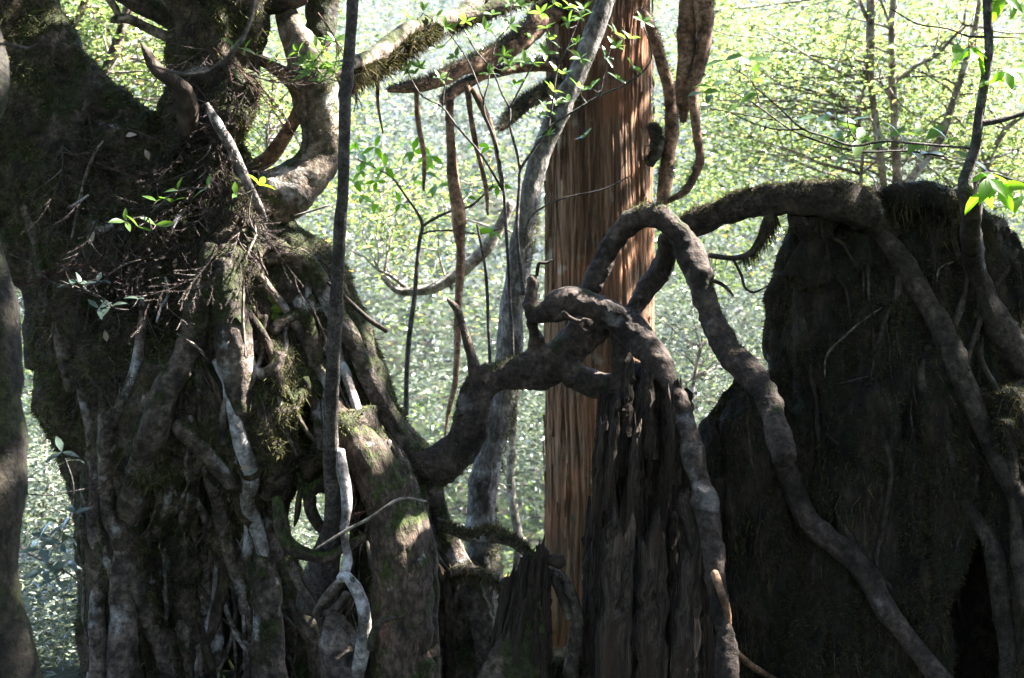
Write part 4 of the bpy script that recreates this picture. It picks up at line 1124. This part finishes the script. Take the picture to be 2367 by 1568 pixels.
mb = thing('mossy_branch', 'short mossy branch arching from the big tree to the small broken stump', 'branch', P(1050, 1225, 6.1))
o, V, F, N = stem_part('branch', [(1020, 1215, 20), (1050, 1228, 24), (1085, 1240, 28), (1130, 1238, 34), (1175, 1247, 32), (1212, 1272, 28), (1240, 1305, 24)], [6.2, 5.8], 'root_moss', mb, 12, 0.02, 0.15, 147)
m_ = [blades(V, F, 30000, (0.012, 0.04), 0.12, lambda c, n: sstep(-0.5, 0.3, n[:, 2]), 0.2, 148)]
o, V, F, N = stem_part('branch', [(1030, 1330, 22), (1065, 1318, 26), (1105, 1322, 24), (1145, 1345, 20), (1165, 1375, 8)], 6.3, 'root_moss', mb, 10, 0.02, 0.15, 149)
m_.append(blades(V, F, 26000, (0.015, 0.06), 0.06, None, 0.9, 150))
moss_part(mb, m_, 'moss_dark')

# ------------------------------------------------------------------ red cedar behind the arch
CD = 9.5
ce = thing('red_cedar', 'tall straight cedar trunk with furrowed red-brown bark in strips', 'tree', P(1382, 1560, CD))
def cedar():
    R = 122 * K * CD
    cx = P(1382, 0, CD)[0]
    zs = np.linspace(-1.0, 5.4, 300); seg = 380
    th = np.linspace(0, 2 * math.pi, seg, endpoint=False)
    Z, T = np.meshgrid(zs, th, indexing='ij')
    sw = 1 + 0.10 * sstep(0.6, -0.8, Z) + 0.02 * np.sin(Z * 1.3)
    lx, ly = np.cos(T), np.sin(T)
    q = np.stack([lx * 1.0, ly * 1.0, Z * 0.6], -1).reshape(-1, 3)
    warp = 0.12 * vnoise(q * 2.5, 2).reshape(Z.shape)
    Tw = T + warp
    # long bark strips: furrow lines at irregular angular spacing
    q2 = np.stack([np.cos(Tw) * 9.0, np.sin(Tw) * 9.0, Z * 0.55], -1).reshape(-1, 3)
    f1 = np.abs(vnoise(q2, 3)).reshape(Z.shape)
    q3 = np.stack([np.cos(Tw) * 24.0, np.sin(Tw) * 24.0, Z * 1.2], -1).reshape(-1, 3)
    f2 = np.abs(vnoise(q3, 4)).reshape(Z.shape)
    q4 = np.stack([np.cos(T) * 4, np.sin(T) * 4, Z * 5], -1).reshape(-1, 3)
    f3 = vnoise(q4, 6).reshape(Z.shape)
    rr = R * sw - 0.017 * (1 - sstep(0.0, 0.22, f1)) - 0.010 * (1 - sstep(0.0, 0.25, f2)) + 0.006 * f3
    lob = 0.02 * np.cos(3 * T + 1.0) + 0.012 * np.cos(7 * T + Z)
    rr = rr + lob * 0.8
    V = np.stack([cx + rr * np.cos(T), CD + rr * np.sin(T), Z], -1).reshape(-1, 3)
    n = len(zs)
    i = np.arange(n - 1)[:, None] * seg; j = np.arange(seg)[None, :]; j2 = (j + 1) % seg
    F = np.stack([i + j, i + j2, i + seg + j2, i + seg + j], -1).reshape(-1, 4)
    obj('trunk', mk_mesh('trunk', V, F), M['cedar'], ce)
    # loose bark strips standing proud
    r = np.random.default_rng(5)
    sm = []
    for k in range(6):
        rows = 10; VV = []; FF = []
        for a in range(rows):
            t = a / (rows - 1)
            w = 0.5 * (0.35 + 0.65 * math.sin(math.pi * min(1, max(0.04, t))) ** 0.5) * (1 + r.normal(0, 0.12))
            lift = 0.25 + 0.9 * (abs(2 * t - 1) ** 3) * r.uniform(0.5, 1.3)
            off = r.normal(0, 0.06)
            VV += [(-w + off, 0.1, t), (off, -lift, t), (w + off, 0.1, t)]
        for a in range(rows - 1):
            b = a * 3
            FF += [(b, b + 1, b + 4, b + 3), (b + 1, b + 2, b + 5, b + 4)]
        me = mk_mesh('bark_strip', VV, FF); me.materials.append(M['cedar']); sm.append(me)
    for k in range(150):
        t = r.uniform(math.pi * 1.02, math.pi * 1.98)
        z = r.uniform(-0.7, 4.0); h = r.uniform(0.2, 0.7); w = r.uniform(0.007, 0.016)
        R2 = R * (1 + 0.10 * float(sstep(0.6, -0.8, np.array(z)))) - 0.002 + 0.8 * (0.02 * math.cos(3 * t + 1.0))
        out = Vector((math.cos(t), math.sin(t), 0)); xa = Vector((0, 0, 1)).cross(out)
        m = Matrix((xa * w, -out * 0.012, Vector((r.normal(0, .03), 0, 1)) * h)).transposed().to_4x4()
        m.translation = Vector((cx, CD, z)) + out * R2
        o = bpy.data.objects.new('bark_strip', sm[k % 6]); COL.objects.link(o)
        o.parent = ce; o.matrix_parent_inverse = Matrix.Translation(-ce.location); o.matrix_basis = m
cedar()
cm = []
def climb(nodes, d, mat, seg, ms, seed, name='limb', L=(0.02, 0.055), droop=0.3, mk=None):
    o, V, F, N = stem_part(name, nodes, d, mat, ce, seg, 0.03, 0.14, seed, 0.01, ridge=0.14)
    if ms:
        cm.append(blades(V, F, 20000 * ms, L, 0.05, mk or (lambda c, n: sstep(-0.1, 0.4, n[:, 2] + 0.5 * fbm(c * 4, 2, 3))), droop, seed, front=-0.8))
climb([(1290, 20, 62), (1262, 35, 60), (1230, 70, 52), (1180, 105, 44), (1120, 135, 40), (1060, 160, 38), (1000, 190, 34), (950, 205, 28), (900, 208, 12)], [9.3, 8.3], 'red_bark', 16, 1.3, 500, droop=-0.1)
climb([(1290, 150, 28), (1262, 152, 28), (1190, 158, 28), (1130, 172, 26), (1080, 195, 26), (1045, 215, 28), (1026, 238, 22)], [9.2, 8.6], 'red_bark', 14, .9, 501, droop=-0.1)
climb([(1290, 200, 34), (1262, 212, 34), (1225, 235, 32), (1190, 262, 28), (1158, 298, 14)], [9.2, 8.6], 'red_bark', 14, 2.4, 502, L=(0.02, 0.07))
climb([(1480, 30, 24), (1505, 68, 26), (1526, 136, 30), (1550, 221, 32), (1555, 306, 32), (1547, 374, 32), (1535, 440, 30), (1525, 490, 24)], 9.2, 'red_bark', 14, .8, 503)
climb([(1592, -60, 46), (1590, 60, 44), (1588, 140, 42), (1580, 225, 36), (1578, 280, 16)], 9.0, 'red_bark', 14, 1.6, 504)
climb([(1620, -60, 38), (1626, 60, 42), (1620, 130, 36), (1602, 210, 30), (1607, 290, 24), (1618, 360, 22), (1611, 400, 22), (1590, 440, 18), (1560, 460, 14), (1532, 472, 9)], 8.95, 'red_bark', 14, 1.5, 505)
climb([(1506, 290, 26), (1520, 330, 30), (1515, 360, 26), (1500, 380, 24)], 9.15, 'old_bark', 10, 2., 506)
aer = [
    [(1042, 232, 18), (1040, 290, 20), (1044, 360, 22), (1050, 420, 26), (1060, 480, 30), (1062, 540, 30), (1066, 600, 22), (1062, 680, 18), (1058, 760, 16), (1055, 850, 14), (1050, 905, 14), (1037, 960, 10), (1029, 1005, 4)],
    [(963, 205, 10), (968, 290, 13), (980, 360, 13), (978, 440, 7)],
    [(1080, 200, 14), (1092, 290, 12), (1108, 370, 12), (1124, 440, 10), (1128, 500, 5)],
    [(1092, 205, 14), (1118, 255, 15), (1140, 310, 12), (1153, 370, 9), (1162, 430, 5)],
    [(872, 160, 9), (873, 230, 9), (886, 310, 4)],
]
for k, nd in enumerate(aer):
    climb(nd, 8.5, 'red_bark', 10, .35, 520 + k, 'aerial_root', L=(0.01, 0.03))
climb([(1150, 1600, 60), (1210, 1550, 56), (1265, 1534, 50), (1320, 1530, 46), (1380, 1540, 56), (1450, 1570, 60)], [7.6, 8.2], 'old_bark', 14, 1.5, 508, 'root')
moss_part(ce, cm, 'moss_grey')

# pale branch with a mossy underside crossing at the top
pb = thing('lichen_branch', 'pale lichened branch with dark moss hanging below it at the top centre', 'branch', P(790, 158, 6.6))
o, V, F, N = stem_part('branch', [(735, 172, 34, 6.42), (774, 160, 35, 6.55), (825, 143, 37, 6.8), (876, 122, 39, 7.0), (910, 92, 39, 7.1), (948, 65, 37, 7.2), (995, 53, 35, 7.3), (1053, 40, 38, 7.4), (1095, 8, 36, 7.5), (1125, -40, 38, 7.6)], None, 'limb_bark', pb, 16, 0.03, 0.14, 540, ridge=0.1)
m_ = [blades(V, F, 26000, (0.02, 0.09), 0.05, lambda c, n: sstep(-0.2, -0.7, n[:, 2] + 0.3 * fbm(c * 5, 2, 8)), 0.7, 541, front=-2)]
o, V, F, N = stem_part('branch', [(1050, 46, 34, 7.4), (1105, 34, 34, 7.45), (1165, 10, 36, 7.5), (1240, -22, 40, 7.6)], None, 'limb_bark', pb, 14, 0.03, 0.14, 542, ridge=0.1)
m_.append(blades(V, F, 12000, (0.015, 0.05), 0.06, lambda c, n: sstep(-0.1, -0.6, n[:, 2]), 0.7, 543, front=-2))
# mossy dead branch lying just under it
o, V, F, N = stem_part('under_branch', [(765, 196, 28, 6.7), (815, 188, 30, 6.85), (850, 172, 26, 6.95), (905, 140, 24, 7.05), (960, 98, 22, 7.15), (1010, 76, 14, 7.25)], None, 'old_bark', pb, 12, 0.03, 0.2, 544)
m_.append(blades(V, F, 30000, (0.02, 0.085), 0.05, None, 0.8, 545, front=-2))
moss_part(pb, m_, 'moss_dark')

# grey leaning trunk
gt = thing('leaning_trunk', 'grey mottled trunk leaning right across the red cedar', 'tree', P(1115, 1450, 7.9))
o, V, F, N = stem_part('trunk', [(1118, 1560, 96), (1115, 1420, 86), (1115, 1280, 78), (1112, 1150, 70), (1126, 1072, 64), (1155, 960, 58), (1177, 830, 58), (1182, 725, 56), (1194, 655, 54), (1204, 570, 56), (1214, 525, 52), (1230, 430, 50), (1257, 340, 48), (1300, 238, 52), (1335, 170, 45), (1368, 85, 44), (1400, 0, 42), (1430, -90, 42)], 7.9, 'grey_bark', gt, 22, 0.03, 0.09, 560, ridge=0.10)
moss_part(gt, [blades(V, F, 14000, (0.012, 0.035), 0.1, lambda c, n: sstep(0.2, 0.7, n[:, 0]) * sstep(2.9, 2.2, c[:, 2]) * sstep(-0.3, 0.2, fbm(c * 4, 2, 5)) + 0.06, 0.3, 561)], 'moss')

# ------------------------------------------------------------------ middle distance trees, each with its own crown
def bg_tree(label, stems, d, crown_c, crown_r, n, seed, mat='leaf_sun', wood='pale_trunk', name='broadleaf_tree', L=0.062, ntw=30, nclump=70):
    base = P(stems[0][0][0], stems[0][0][1], d)
    t = thing(name, label, 'tree', base, 'trees in the sunlit forest behind')
    allC = []
    for k, s in enumerate(stems):
        o, V, F, N = stem_part('trunk' if k == 0 else 'limb', s, d, wood, t, 10, 0.06, 0.1, seed + k, 0.015)
        allC.append(N[:, :3])
    C = np.vstack([catmull(np.c_[c, np.ones(len(c))], 0.1)[:, :3] for c in allC])
    r = np.random.default_rng(seed)
    cc = P(crown_c[0], crown_c[1], d)
    cen = cc + np.array([0, 0.5, 0]) + r.normal(0, 0.5, (nclump, 3)) * np.array(crown_r)
    tw = []
    for q in cen[:ntw]:
        s = C[np.argmin(np.linalg.norm(C - q - np.array([0, 0, -0.3]), axis=1))]
        mid = (s + q) / 2 + r.normal(0, 0.06, 3)
        tw.append(tube(np.array([[*s, 0.011], [*mid, 0.006], [*q, 0.002]]), 5, 0.1, 0.1, 0, seed, wob=0.03))
        for _ in range(1):
            e = q + r.normal(0, 0.3, 3) * np.array([1, 1, 0.5]); tw.append(tube(np.array([[*mid, 0.006], [*((mid + e) / 2 + r.normal(0, .04, 3)), 0.004], [*e, 0.002]]), 4, 0.12, 0.1, 0, seed, wob=0.03))
    V, F = join(tw)
    tag(obj('twigs', mk_mesh('twigs', V, F), M['pale_trunk'], t), kind='stuff')
    idx = r.integers(0, nclump, n)
    p = cen[idx] + r.normal(0, 1, (n, 3)) * np.array([0.20, 0.20, 0.085])
    V, F = leaf_cards(p, rdir(n, r), r.uniform(0.7, 1.25, n) * L, 0.44, seed, 0.8)
    tag(obj('crown', mk_mesh('crown', V, F, False), M[mat], t), kind='stuff')
    return t

bg_tree('pale trunk of the left one of two upright trees above the stump', [[(2042, 470, 20), (2038, 398, 17), (2024, 272, 17), (2011, 170, 17), (2014, 34, 20), (2008, -80, 20)], [(2014, 60, 12), (1990, 10, 10), (1975, -60, 8)]], 10.9, (1900, 150), (1.3, 0.8, 0.9), 2600, 601)
bg_tree('pale trunk of the right one of two upright trees above the stump', [[(2080, 470, 24), (2075, 398, 22), (2068, 272, 20), (2062, 170, 19), (2065, 20, 18), (2070, -80, 18)], [(2068, 190, 11), (2120, 150, 10), (2160, 130, 9), (2230, 60, 7)], [(2064, 120, 9), (2050, 40, 7), (2020, -40, 6)]], 10.9, (2150, 120), (1.2, 0.8, 0.9), 2600, 602)
bg_tree('curved brown trunk slanting up to the right above the stump', [[(2090, 430, 22), (2113, 405, 20), (2154, 357, 19), (2184, 289, 18), (2208, 221, 17), (2230, 150, 16), (2260, 40, 14), (2270, -60, 12)]], 10.9, (2250, 230), (1.0, 0.7, 0.8), 2200, 603)
bg_tree('thin slanting trunk at the right edge beyond the sapling', [[(2268, 430, 15), (2283, 384, 14), (2310, 323, 13), (2344, 282, 12), (2400, 240, 10), (2460, 180, 9)]], 10.9, (2380, 330), (0.7, 0.6, 0.6), 2200, 604)
bg_tree('thin stem standing among sunlit leaves left of the upright pair', [[(1986, 450, 10), (1990, 405, 9), (1994, 340, 8), (1985, 270, 7), (2000, 190, 6)]], 10.9, (1800, 250), (1.2, 0.8, 0.8), 2600, 605)
bg_tree('forked trunk beyond the leaning tree at the upper left', [[(155, 200, 20), (153, 115, 18), (153, 82, 17), (139, 58, 13), (122, 20, 12), (112, -60, 11)], [(153, 82, 14), (166, 64, 16), (184, 30, 16), (202, -10, 15), (215, -70, 14)]], 10.5, (170, 60), (0.9, 0.6, 0.7), 4200, 606, wood='limb_bark')
bg_tree('slanting brown trunk behind the broken snag at upper left', [[(225, 230, 26), (235, 190, 25), (258, 136, 25), (282, 61, 24), (300, 0, 24), (318, -80, 22)]], 10.2, (270, 120), (0.9, 0.6, 0.8), 4200, 607, wood='limb_bark')
bg_tree('tree with a long curved limb in the gap between the trees', [[(1182, 470, 22), (1160, 520, 26), (1130, 562, 30), (1095, 600, 30), (1060, 632, 30), (1010, 660, 26), (960, 670, 22), (915, 668, 16), (880, 640, 12)], [(1035, 655, 12), (1042, 672, 8)], [(940, 670, 10), (900, 640, 9), (870, 625, 7)]], 10.6, (930, 480), (0.6, 0.6, 0.5), 1500, 608, wood='pale_trunk', ntw=14)
bg_tree('pale bare trunk low in the gap beside the grey leaning trunk', [[(1195, 1330, 20), (1200, 1250, 22), (1190, 1190, 20), (1182, 1120, 20), (1184, 1040, 20), (1190, 940, 19), (1192, 860, 16)]], 11.2, (1180, 1000), (0.8, 0.6, 0.7), 1800, 609, mat='leaf_mid', ntw=8)
bg_tree('leafy young tree glimpsed under the root arch', [[(1600, 1100, 12), (1590, 1000, 10), (1600, 900, 9), (1620, 800, 8)]], 11.5, (1640, 860), (0.7, 0.6, 0.9), 2600, 610, mat='leaf_mid', ntw=20)
bg_tree('leafy young tree in the bright gap left of the curved limb', [[(600, 520, 10), (610, 400, 9), (620, 300, 8), (630, 180, 7)]], 10.8, (620, 300), (0.7, 0.6, 0.8), 2600, 611, ntw=20)
bg_tree('leafy young tree low down beyond the trunk at the left edge', [[(120, 1560, 12), (110, 1400, 10), (100, 1200, 9), (110, 1000, 8)]], 10.5, (90, 1200), (0.5, 0.6, 1.3), 2600, 612, mat='leaf_mid', ntw=20)

# slim leafy saplings in the central gap, with leaves that can be told apart
def leafy(name, label, cat, stems, d, tips, kind, size, seed, wood='twig', per=5, spread=1.0, grp=None, seg=6, facing=(0, -0.35, 1.0), down=0.0):
    t = thing(name, label, cat, P(stems[0][0][0], stems[0][0][1], stems[0][0][3] if len(stems[0][0]) > 3 else d), grp)
    r = np.random.default_rng(seed)
    C = []
    for k, s in enumerate(stems):
        o, V, F, N = stem_part('stem' if k == 0 else 'twig', s, d, wood, t, seg, 0.04, 0.06, seed + k, 0.004)
        C.append(catmull(N, 0.03)[:, :3])
    C = np.vstack(C)
    for tip in tips:
        x, y = tip[0], tip[1]
        n = tip[2] if len(tip) > 2 else per
        q0 = P(x, y, d)
        near = C[np.argmin(np.linalg.norm((C - q0) * np.array([1, 0.3, 1]), axis=1))]
        q = P(x, y, near[1] + r.uniform(-0.12, 0.12))
        host = t
        if np.linalg.norm(q - near) > 0.02:
            mid = (q + near) / 2 + r.normal(0, 0.012, 3) - np.array([0, 0, 0.01])
            V, F = tube(np.array([[*near, 0.0022], [*mid, 0.0018], [*q, 0.0012]]), 5, 0.05, 0.05, 0, seed)
            host = obj('twig', mk_mesh('twig', V, F), M[wood], t)
        a0 = r.uniform(0, 6.28)
        ax = Vector((r.normal(0, .5), r.normal(-0.55, .5), 0.8)).normalized()
        for k in range(n):
            a = a0 + k * 6.283 / n + r.normal(0, 0.25)
            u = ax.orthogonal().normalized(); v = ax.cross(u)
            dr = (u * math.cos(a) + v * math.sin(a)) * spread + ax * r.uniform(0.1, 0.6) + Vector((0, 0, -down))
            place_leaf(kind, host, q, dr, ax + Vector(r.normal(0, .25, 3)), size * r.uniform(0.75, 1.2))
    return t

z4 = lambda u, v: (757.4 + 0.34 * u, 0.34 * v)
def zl(pts, w):
    n = len(pts)
    return [(*z4(*p), w[0] + (w[1] - w[0]) * i / (n - 1)) for i, p in enumerate(pts)]
wh = [(570, 130), (650, 75), (740, 110), (660, 180), (800, 185), (940, 150), (1240, 30), (1310, 40), (1120, 100), (1070, 200), (1240, 170), (980, 260), (1370, 260), (1490, 190), (1450, 90), (1540, 30), (1640, 40),
      (1740, 60), (1640, 150), (1720, 120), (1700, 290), (1500, 270), (740, 330), (870, 390), (760, 530), (620, 460), (550, 480), (1100, 500), (1200, 380), (1240, 450), (1340, 420), (1400, 430), (1480, 360), (1550, 480), (1270, 580), (1700, 590),
      (1790, 600), (1550, 700), (1480, 750), (1890, 390), (1960, 320), (2140, 140), (1960, 230), (2050, 260), (1600, 60), (1720, 400), (1600, 500), (1530, 620), (1640, 690), (1750, 930), (2080, 470), (1970, 540), (1500, 920), (1430, 780)]
leafy('whorled_sapling', 'slim sapling with whorls of green leaves in front of the red cedar', 'sapling', [
    zl([(1260, 2500), (1240, 2000), (1215, 1559), (1195, 1300), (1160, 1050), (1120, 900), (1070, 780), (1060, 680), (1090, 580), (1100, 500)], (9, 3)),
    zl([(1330, 2000), (1300, 1700), (1290, 1559), (1300, 1250), (1310, 1150), (1400, 1020), (1500, 870), (1700, 740), (1850, 650), (2050, 560), (2200, 400), (2140, 150)], (10, 3)),
    zl([(1310, 1150), (1290, 1050), (1240, 860), (1240, 740), (1190, 650), (1120, 490), (1000, 340), (930, 200)], (7, 3)),
    zl([(1190, 1290), (1040, 1050), (870, 850), (780, 730), (650, 660), (580, 560), (540, 470)], (6, 3)),
    zl([(1240, 740), (1300, 620), (1360, 500), (1400, 430), (1480, 300), (1490, 190)], (5, 2)),
    zl([(1500, 870), (1530, 700), (1560, 480), (1640, 300), (1700, 150), (1740, 60)], (5, 2)),
    zl([(780, 730), (800, 560), (860, 400)], (4, 2)), zl([(1060, 680), (950, 420), (800, 200), (650, 90)], (4, 2)),
    zl([(1120, 490), (1140, 300), (1240, 170), (1240, 30)], (4, 2)),
    zl([(1340, 1559), (1400, 1450), (1600, 1350), (1900, 1280), (2060, 1200)], (5, 3)),
    zl([(1850, 650), (1900, 400), (1960, 230)], (4, 2))], 7.2, [z4(*w) for w in wh], 'whorl', 0.064, 701, wood='dark_stem', per=5)

z5 = lambda u, v: (757.4 + 0.34 * u, 520.7 + 0.34 * v)
leafy('forked_sapling', 'thin forked sapling with bright drooping leaves in the central gap', 'sapling', [
    [(938, 960, 13), (940, 890, 12), (944, 800, 12), (950, 740, 12), (958, 680, 11), (964, 610, 10), (968, 560, 9), (976, 520, 9), (962, 488, 6), (935, 450, 5), (905, 410, 5), (870, 390, 4), (828, 370, 3)],
    [(974, 525, 7), (1000, 508, 7), (1040, 490, 6), (1085, 478, 6), (1115, 455, 5), (1140, 430, 4)],
    [(968, 545, 6), (990, 536, 5), (1040, 533, 5), (1110, 540, 4), (1160, 528, 3)]], 8.8,
    [(822, 330, 4), (830, 352, 4), (845, 375, 4), (868, 340, 3), (838, 395, 4), (955, 350, 4), (940, 330, 3), (962, 415, 4), (975, 400, 3), (995, 360, 4), (1000, 380, 3), (1010, 432, 4), (1060, 440, 4), (1080, 455, 4), (870, 420, 4), (890, 385, 3), (925, 470, 3), (1120, 440, 4), (1150, 430, 4), (1100, 330, 4), (1130, 340, 3), (1085, 530, 4), (1140, 535, 4), (860, 470, 3), (820, 420, 3), (835, 455, 4)], 'bright', 0.095, 702, wood='dark_stem', per=4, down=0.5)
o, V, F, N = stem_part('slim_stem', [(1104, 520, 5), (1112, 570, 6), (1121, 623, 7), (1126, 690, 8), (1128, 760, 8), (1132, 830, 8), (1136, 900, 8)], 7.0, 'dark_stem', None, 8, 0.03, 0.08, 5, 0.004)
tag(o, 'very thin dark bare stem standing left of the grey leaning trunk', 'sapling')

# ------------------------------------------------------------------ leafy plants at the sides
leafy('leafy_sapling', 'dark sapling rising from the stump top at the right with backlit leaves', 'sapling', [
    [(2232, 440, 40), (2230, 415, 34), (2238, 390, 28), (2252, 340, 24), (2262, 270, 24), (2275, 200, 22), (2286, 130, 21), (2284, 60, 21), (2283, -60, 22), (2300, -300, 20), (2310, -600, 16)],
    [(2264, 284, 18), (2285, 283, 15), (2320, 276, 14), (2367, 262, 12), (2440, 235, 10)],
    [(2252, 345, 8), (2230, 342, 7), (2174, 337, 6), (2100, 330, 6), (2038, 326, 6), (1970, 337, 6), (1910, 318, 5), (1854, 299, 5), (1800, 248, 4), (1739, 197, 3)],
    [(1854, 299, 4), (1800, 300, 4), (1740, 285, 3), (1690, 262, 3)],
    [(2286, 84, 6), (2240, 84, 5), (2190, 66, 4), (2120, 56, 4), (2060, 20, 3)],
    [(2284, 85, 5), (2310, 86, 4), (2360, 88, 3)],
    [(2235, 420, 10), (2280, 400, 8), (2340, 415, 6), (2400, 430, 5)]], 5.5,
    [(2240, 110, 4), (2212, 100, 2), (2252, 118, 3), (2325, 165, 4), (2345, 160, 3), (2300, 180, 2), (2285, 410, 3), (2310, 430, 4), (2340, 420, 4), (2275, 440, 3), (2360, 450, 3), (2340, 6, 4), (2320, -8, 3), (2290, 400, 3)],
    'bright', 0.11, 703, wood='dark_stem', per=4, down=0.9, seg=12)
zr = lambda u, v: (1562 + 0.34 * u, 0.34 * v)
leafy('trailing_branch', 'thin trailing branch with dull green leaves before the sunlit trees', 'branch', [
    [(2180, 362, 5), (2100, 350, 5), (1990, 352, 5), (1900, 330, 5), (1830, 300, 4), (1760, 250, 4), (1700, 215, 3)],
    [(1990, 352, 4), (1960, 290, 3), (1962, 260, 3)], [(1800, 280, 3), (1740, 270, 3), (1640, 250, 3)], [(1760, 250, 3), (1740, 190, 3), (1700, 160, 2)]], 6.2,
    [(*zr(*p), 2) for p in [(490, 400), (330, 410), (560, 490), (600, 560), (430, 700), (220, 700), (180, 630), (960, 800), (1090, 810), (1180, 830), (1080, 905), (1150, 940), (1240, 950), (1180, 1040), (1230, 890), (1640, 930), (1700, 950), (1600, 1030), (1440, 940), (1520, 910), (1850, 950), (1720, 1040), (380, 480), (240, 590), (2000, 1080)]],
    'broad', 0.10, 704, wood='dark_stem', per=2, down=0.2)
z3 = lambda u, v: (0.34 * u, 1037.7 + 0.34 * v)
leafy('leafy_sprig', 'sprig of bluish glossy leaves at the lower left beside the edge trunk', 'plant', [
    [(185, 1345, 4), (150, 1320, 5), (110, 1300, 5), (65, 1280, 4), (35, 1255, 3), (0, 1240, 3)], [(150, 1320, 4), (120, 1340, 3), (90, 1325, 3)], [(110, 1300, 3), (140, 1240, 3), (165, 1185, 3), (170, 1120, 3), (150, 1060, 3)], [(195, 1130, 3), (120, 1145, 3), (60, 1142, 3), (0, 1137, 3)]], 4.9,
    [(*z3(*p), 3) for p in [(30, 520), (90, 590), (80, 700), (200, 610), (270, 600), (280, 680), (330, 600), (420, 640), (430, 800), (300, 820), (460, 760), (400, 500), (100, 300), (500, 440), (60, 330), (460, 80), (380, 880), (180, 540), (430, 570), (420, 20)]],
    'blue', 0.075, 705, wood='dark_stem', per=3, down=0.35)
leafy('leafy_sprig', 'sprig of blue-green leaves over the dark hollow on the left trunk', 'plant', [
    [(262, 712, 4), (235, 690, 4), (185, 668, 4), (140, 650, 3)], [(235, 690, 3), (245, 712, 3), (225, 725, 3)]], 5.45,
    [(165, 658, 4), (185, 655, 4), (225, 652, 3), (255, 708, 3), (228, 712, 3), (320, 690, 2)], 'blue', 0.07, 706, wood='dark_stem', per=3, down=0.1)
leafy('leafy_sprig', 'small sprig of green leaves on the litter slope in the upper left', 'plant', [
    [(335, 515, 4), (350, 490, 4), (372, 470, 4), (400, 447, 4), (430, 436, 4), (480, 432, 3)], [(350, 490, 3), (330, 500, 3), (290, 510, 3)]], 5.5,
    [(362, 465, 2), (395, 468, 3), (410, 440, 2), (480, 434, 2), (290, 512, 3), (320, 525, 2), (360, 520, 2)], 'whorl', 0.075, 707, wood='twig', per=2)
leafy('heart_leaf_vine', 'vine with a heart-shaped green leaf beside the dead white pole', 'plant', [
    [(592, 540, 4), (575, 500, 4), (585, 440, 3), (600, 425, 3)], [(585, 440, 3), (560, 452, 3), (540, 448, 2)]], 5.7, [(600, 428, 3), (545, 450, 2)], 'bright', 0.06, 708, wood='twig', per=2)
leafy('leafy_sprig', 'tuft of small green leaves on the curved limb beside the sapling', 'plant', [
    [(740, 170, 4), (720, 150, 4), (690, 135, 3), (640, 140, 3), (590, 125, 3)], [(720, 150, 3), (750, 110, 3), (780, 90, 2)], [(690, 135, 3), (680, 180, 2)], [(640, 140, 3), (600, 170, 2), (560, 120, 2)]], 6.0,
    [(735, 160), (755, 140), (720, 140), (700, 150), (690, 120), (770, 100), (745, 120), (760, 155), (775, 170), (730, 110), (780, 130), (715, 170), (745, 185), (590, 125, 3), (565, 115, 3), (540, 105, 3), (700, 180), (775, 95), (640, 135, 3)], 'whorl', 0.065, 709, wood='twig', per=5)


forest_layer(42000, (-7, -1.5), (8.5, 12.5), (-3.0, 0.9), 0.06, 14, M['leaf_mid'], 'low_bushes',
             'low sunlit bushes filling the hollow beyond the roots at lower left', thr=-0.3, freq=1.8)

forest_layer(14000, (-4.2, -1.7), (6.3, 9.0), (-0.6, 0.45), 0.055, 15, M['leaf_mid'], 'fern_bank',
             'small bright leaves carpeting the bank beside the edge trunk', thr=-0.4, freq=2.2)
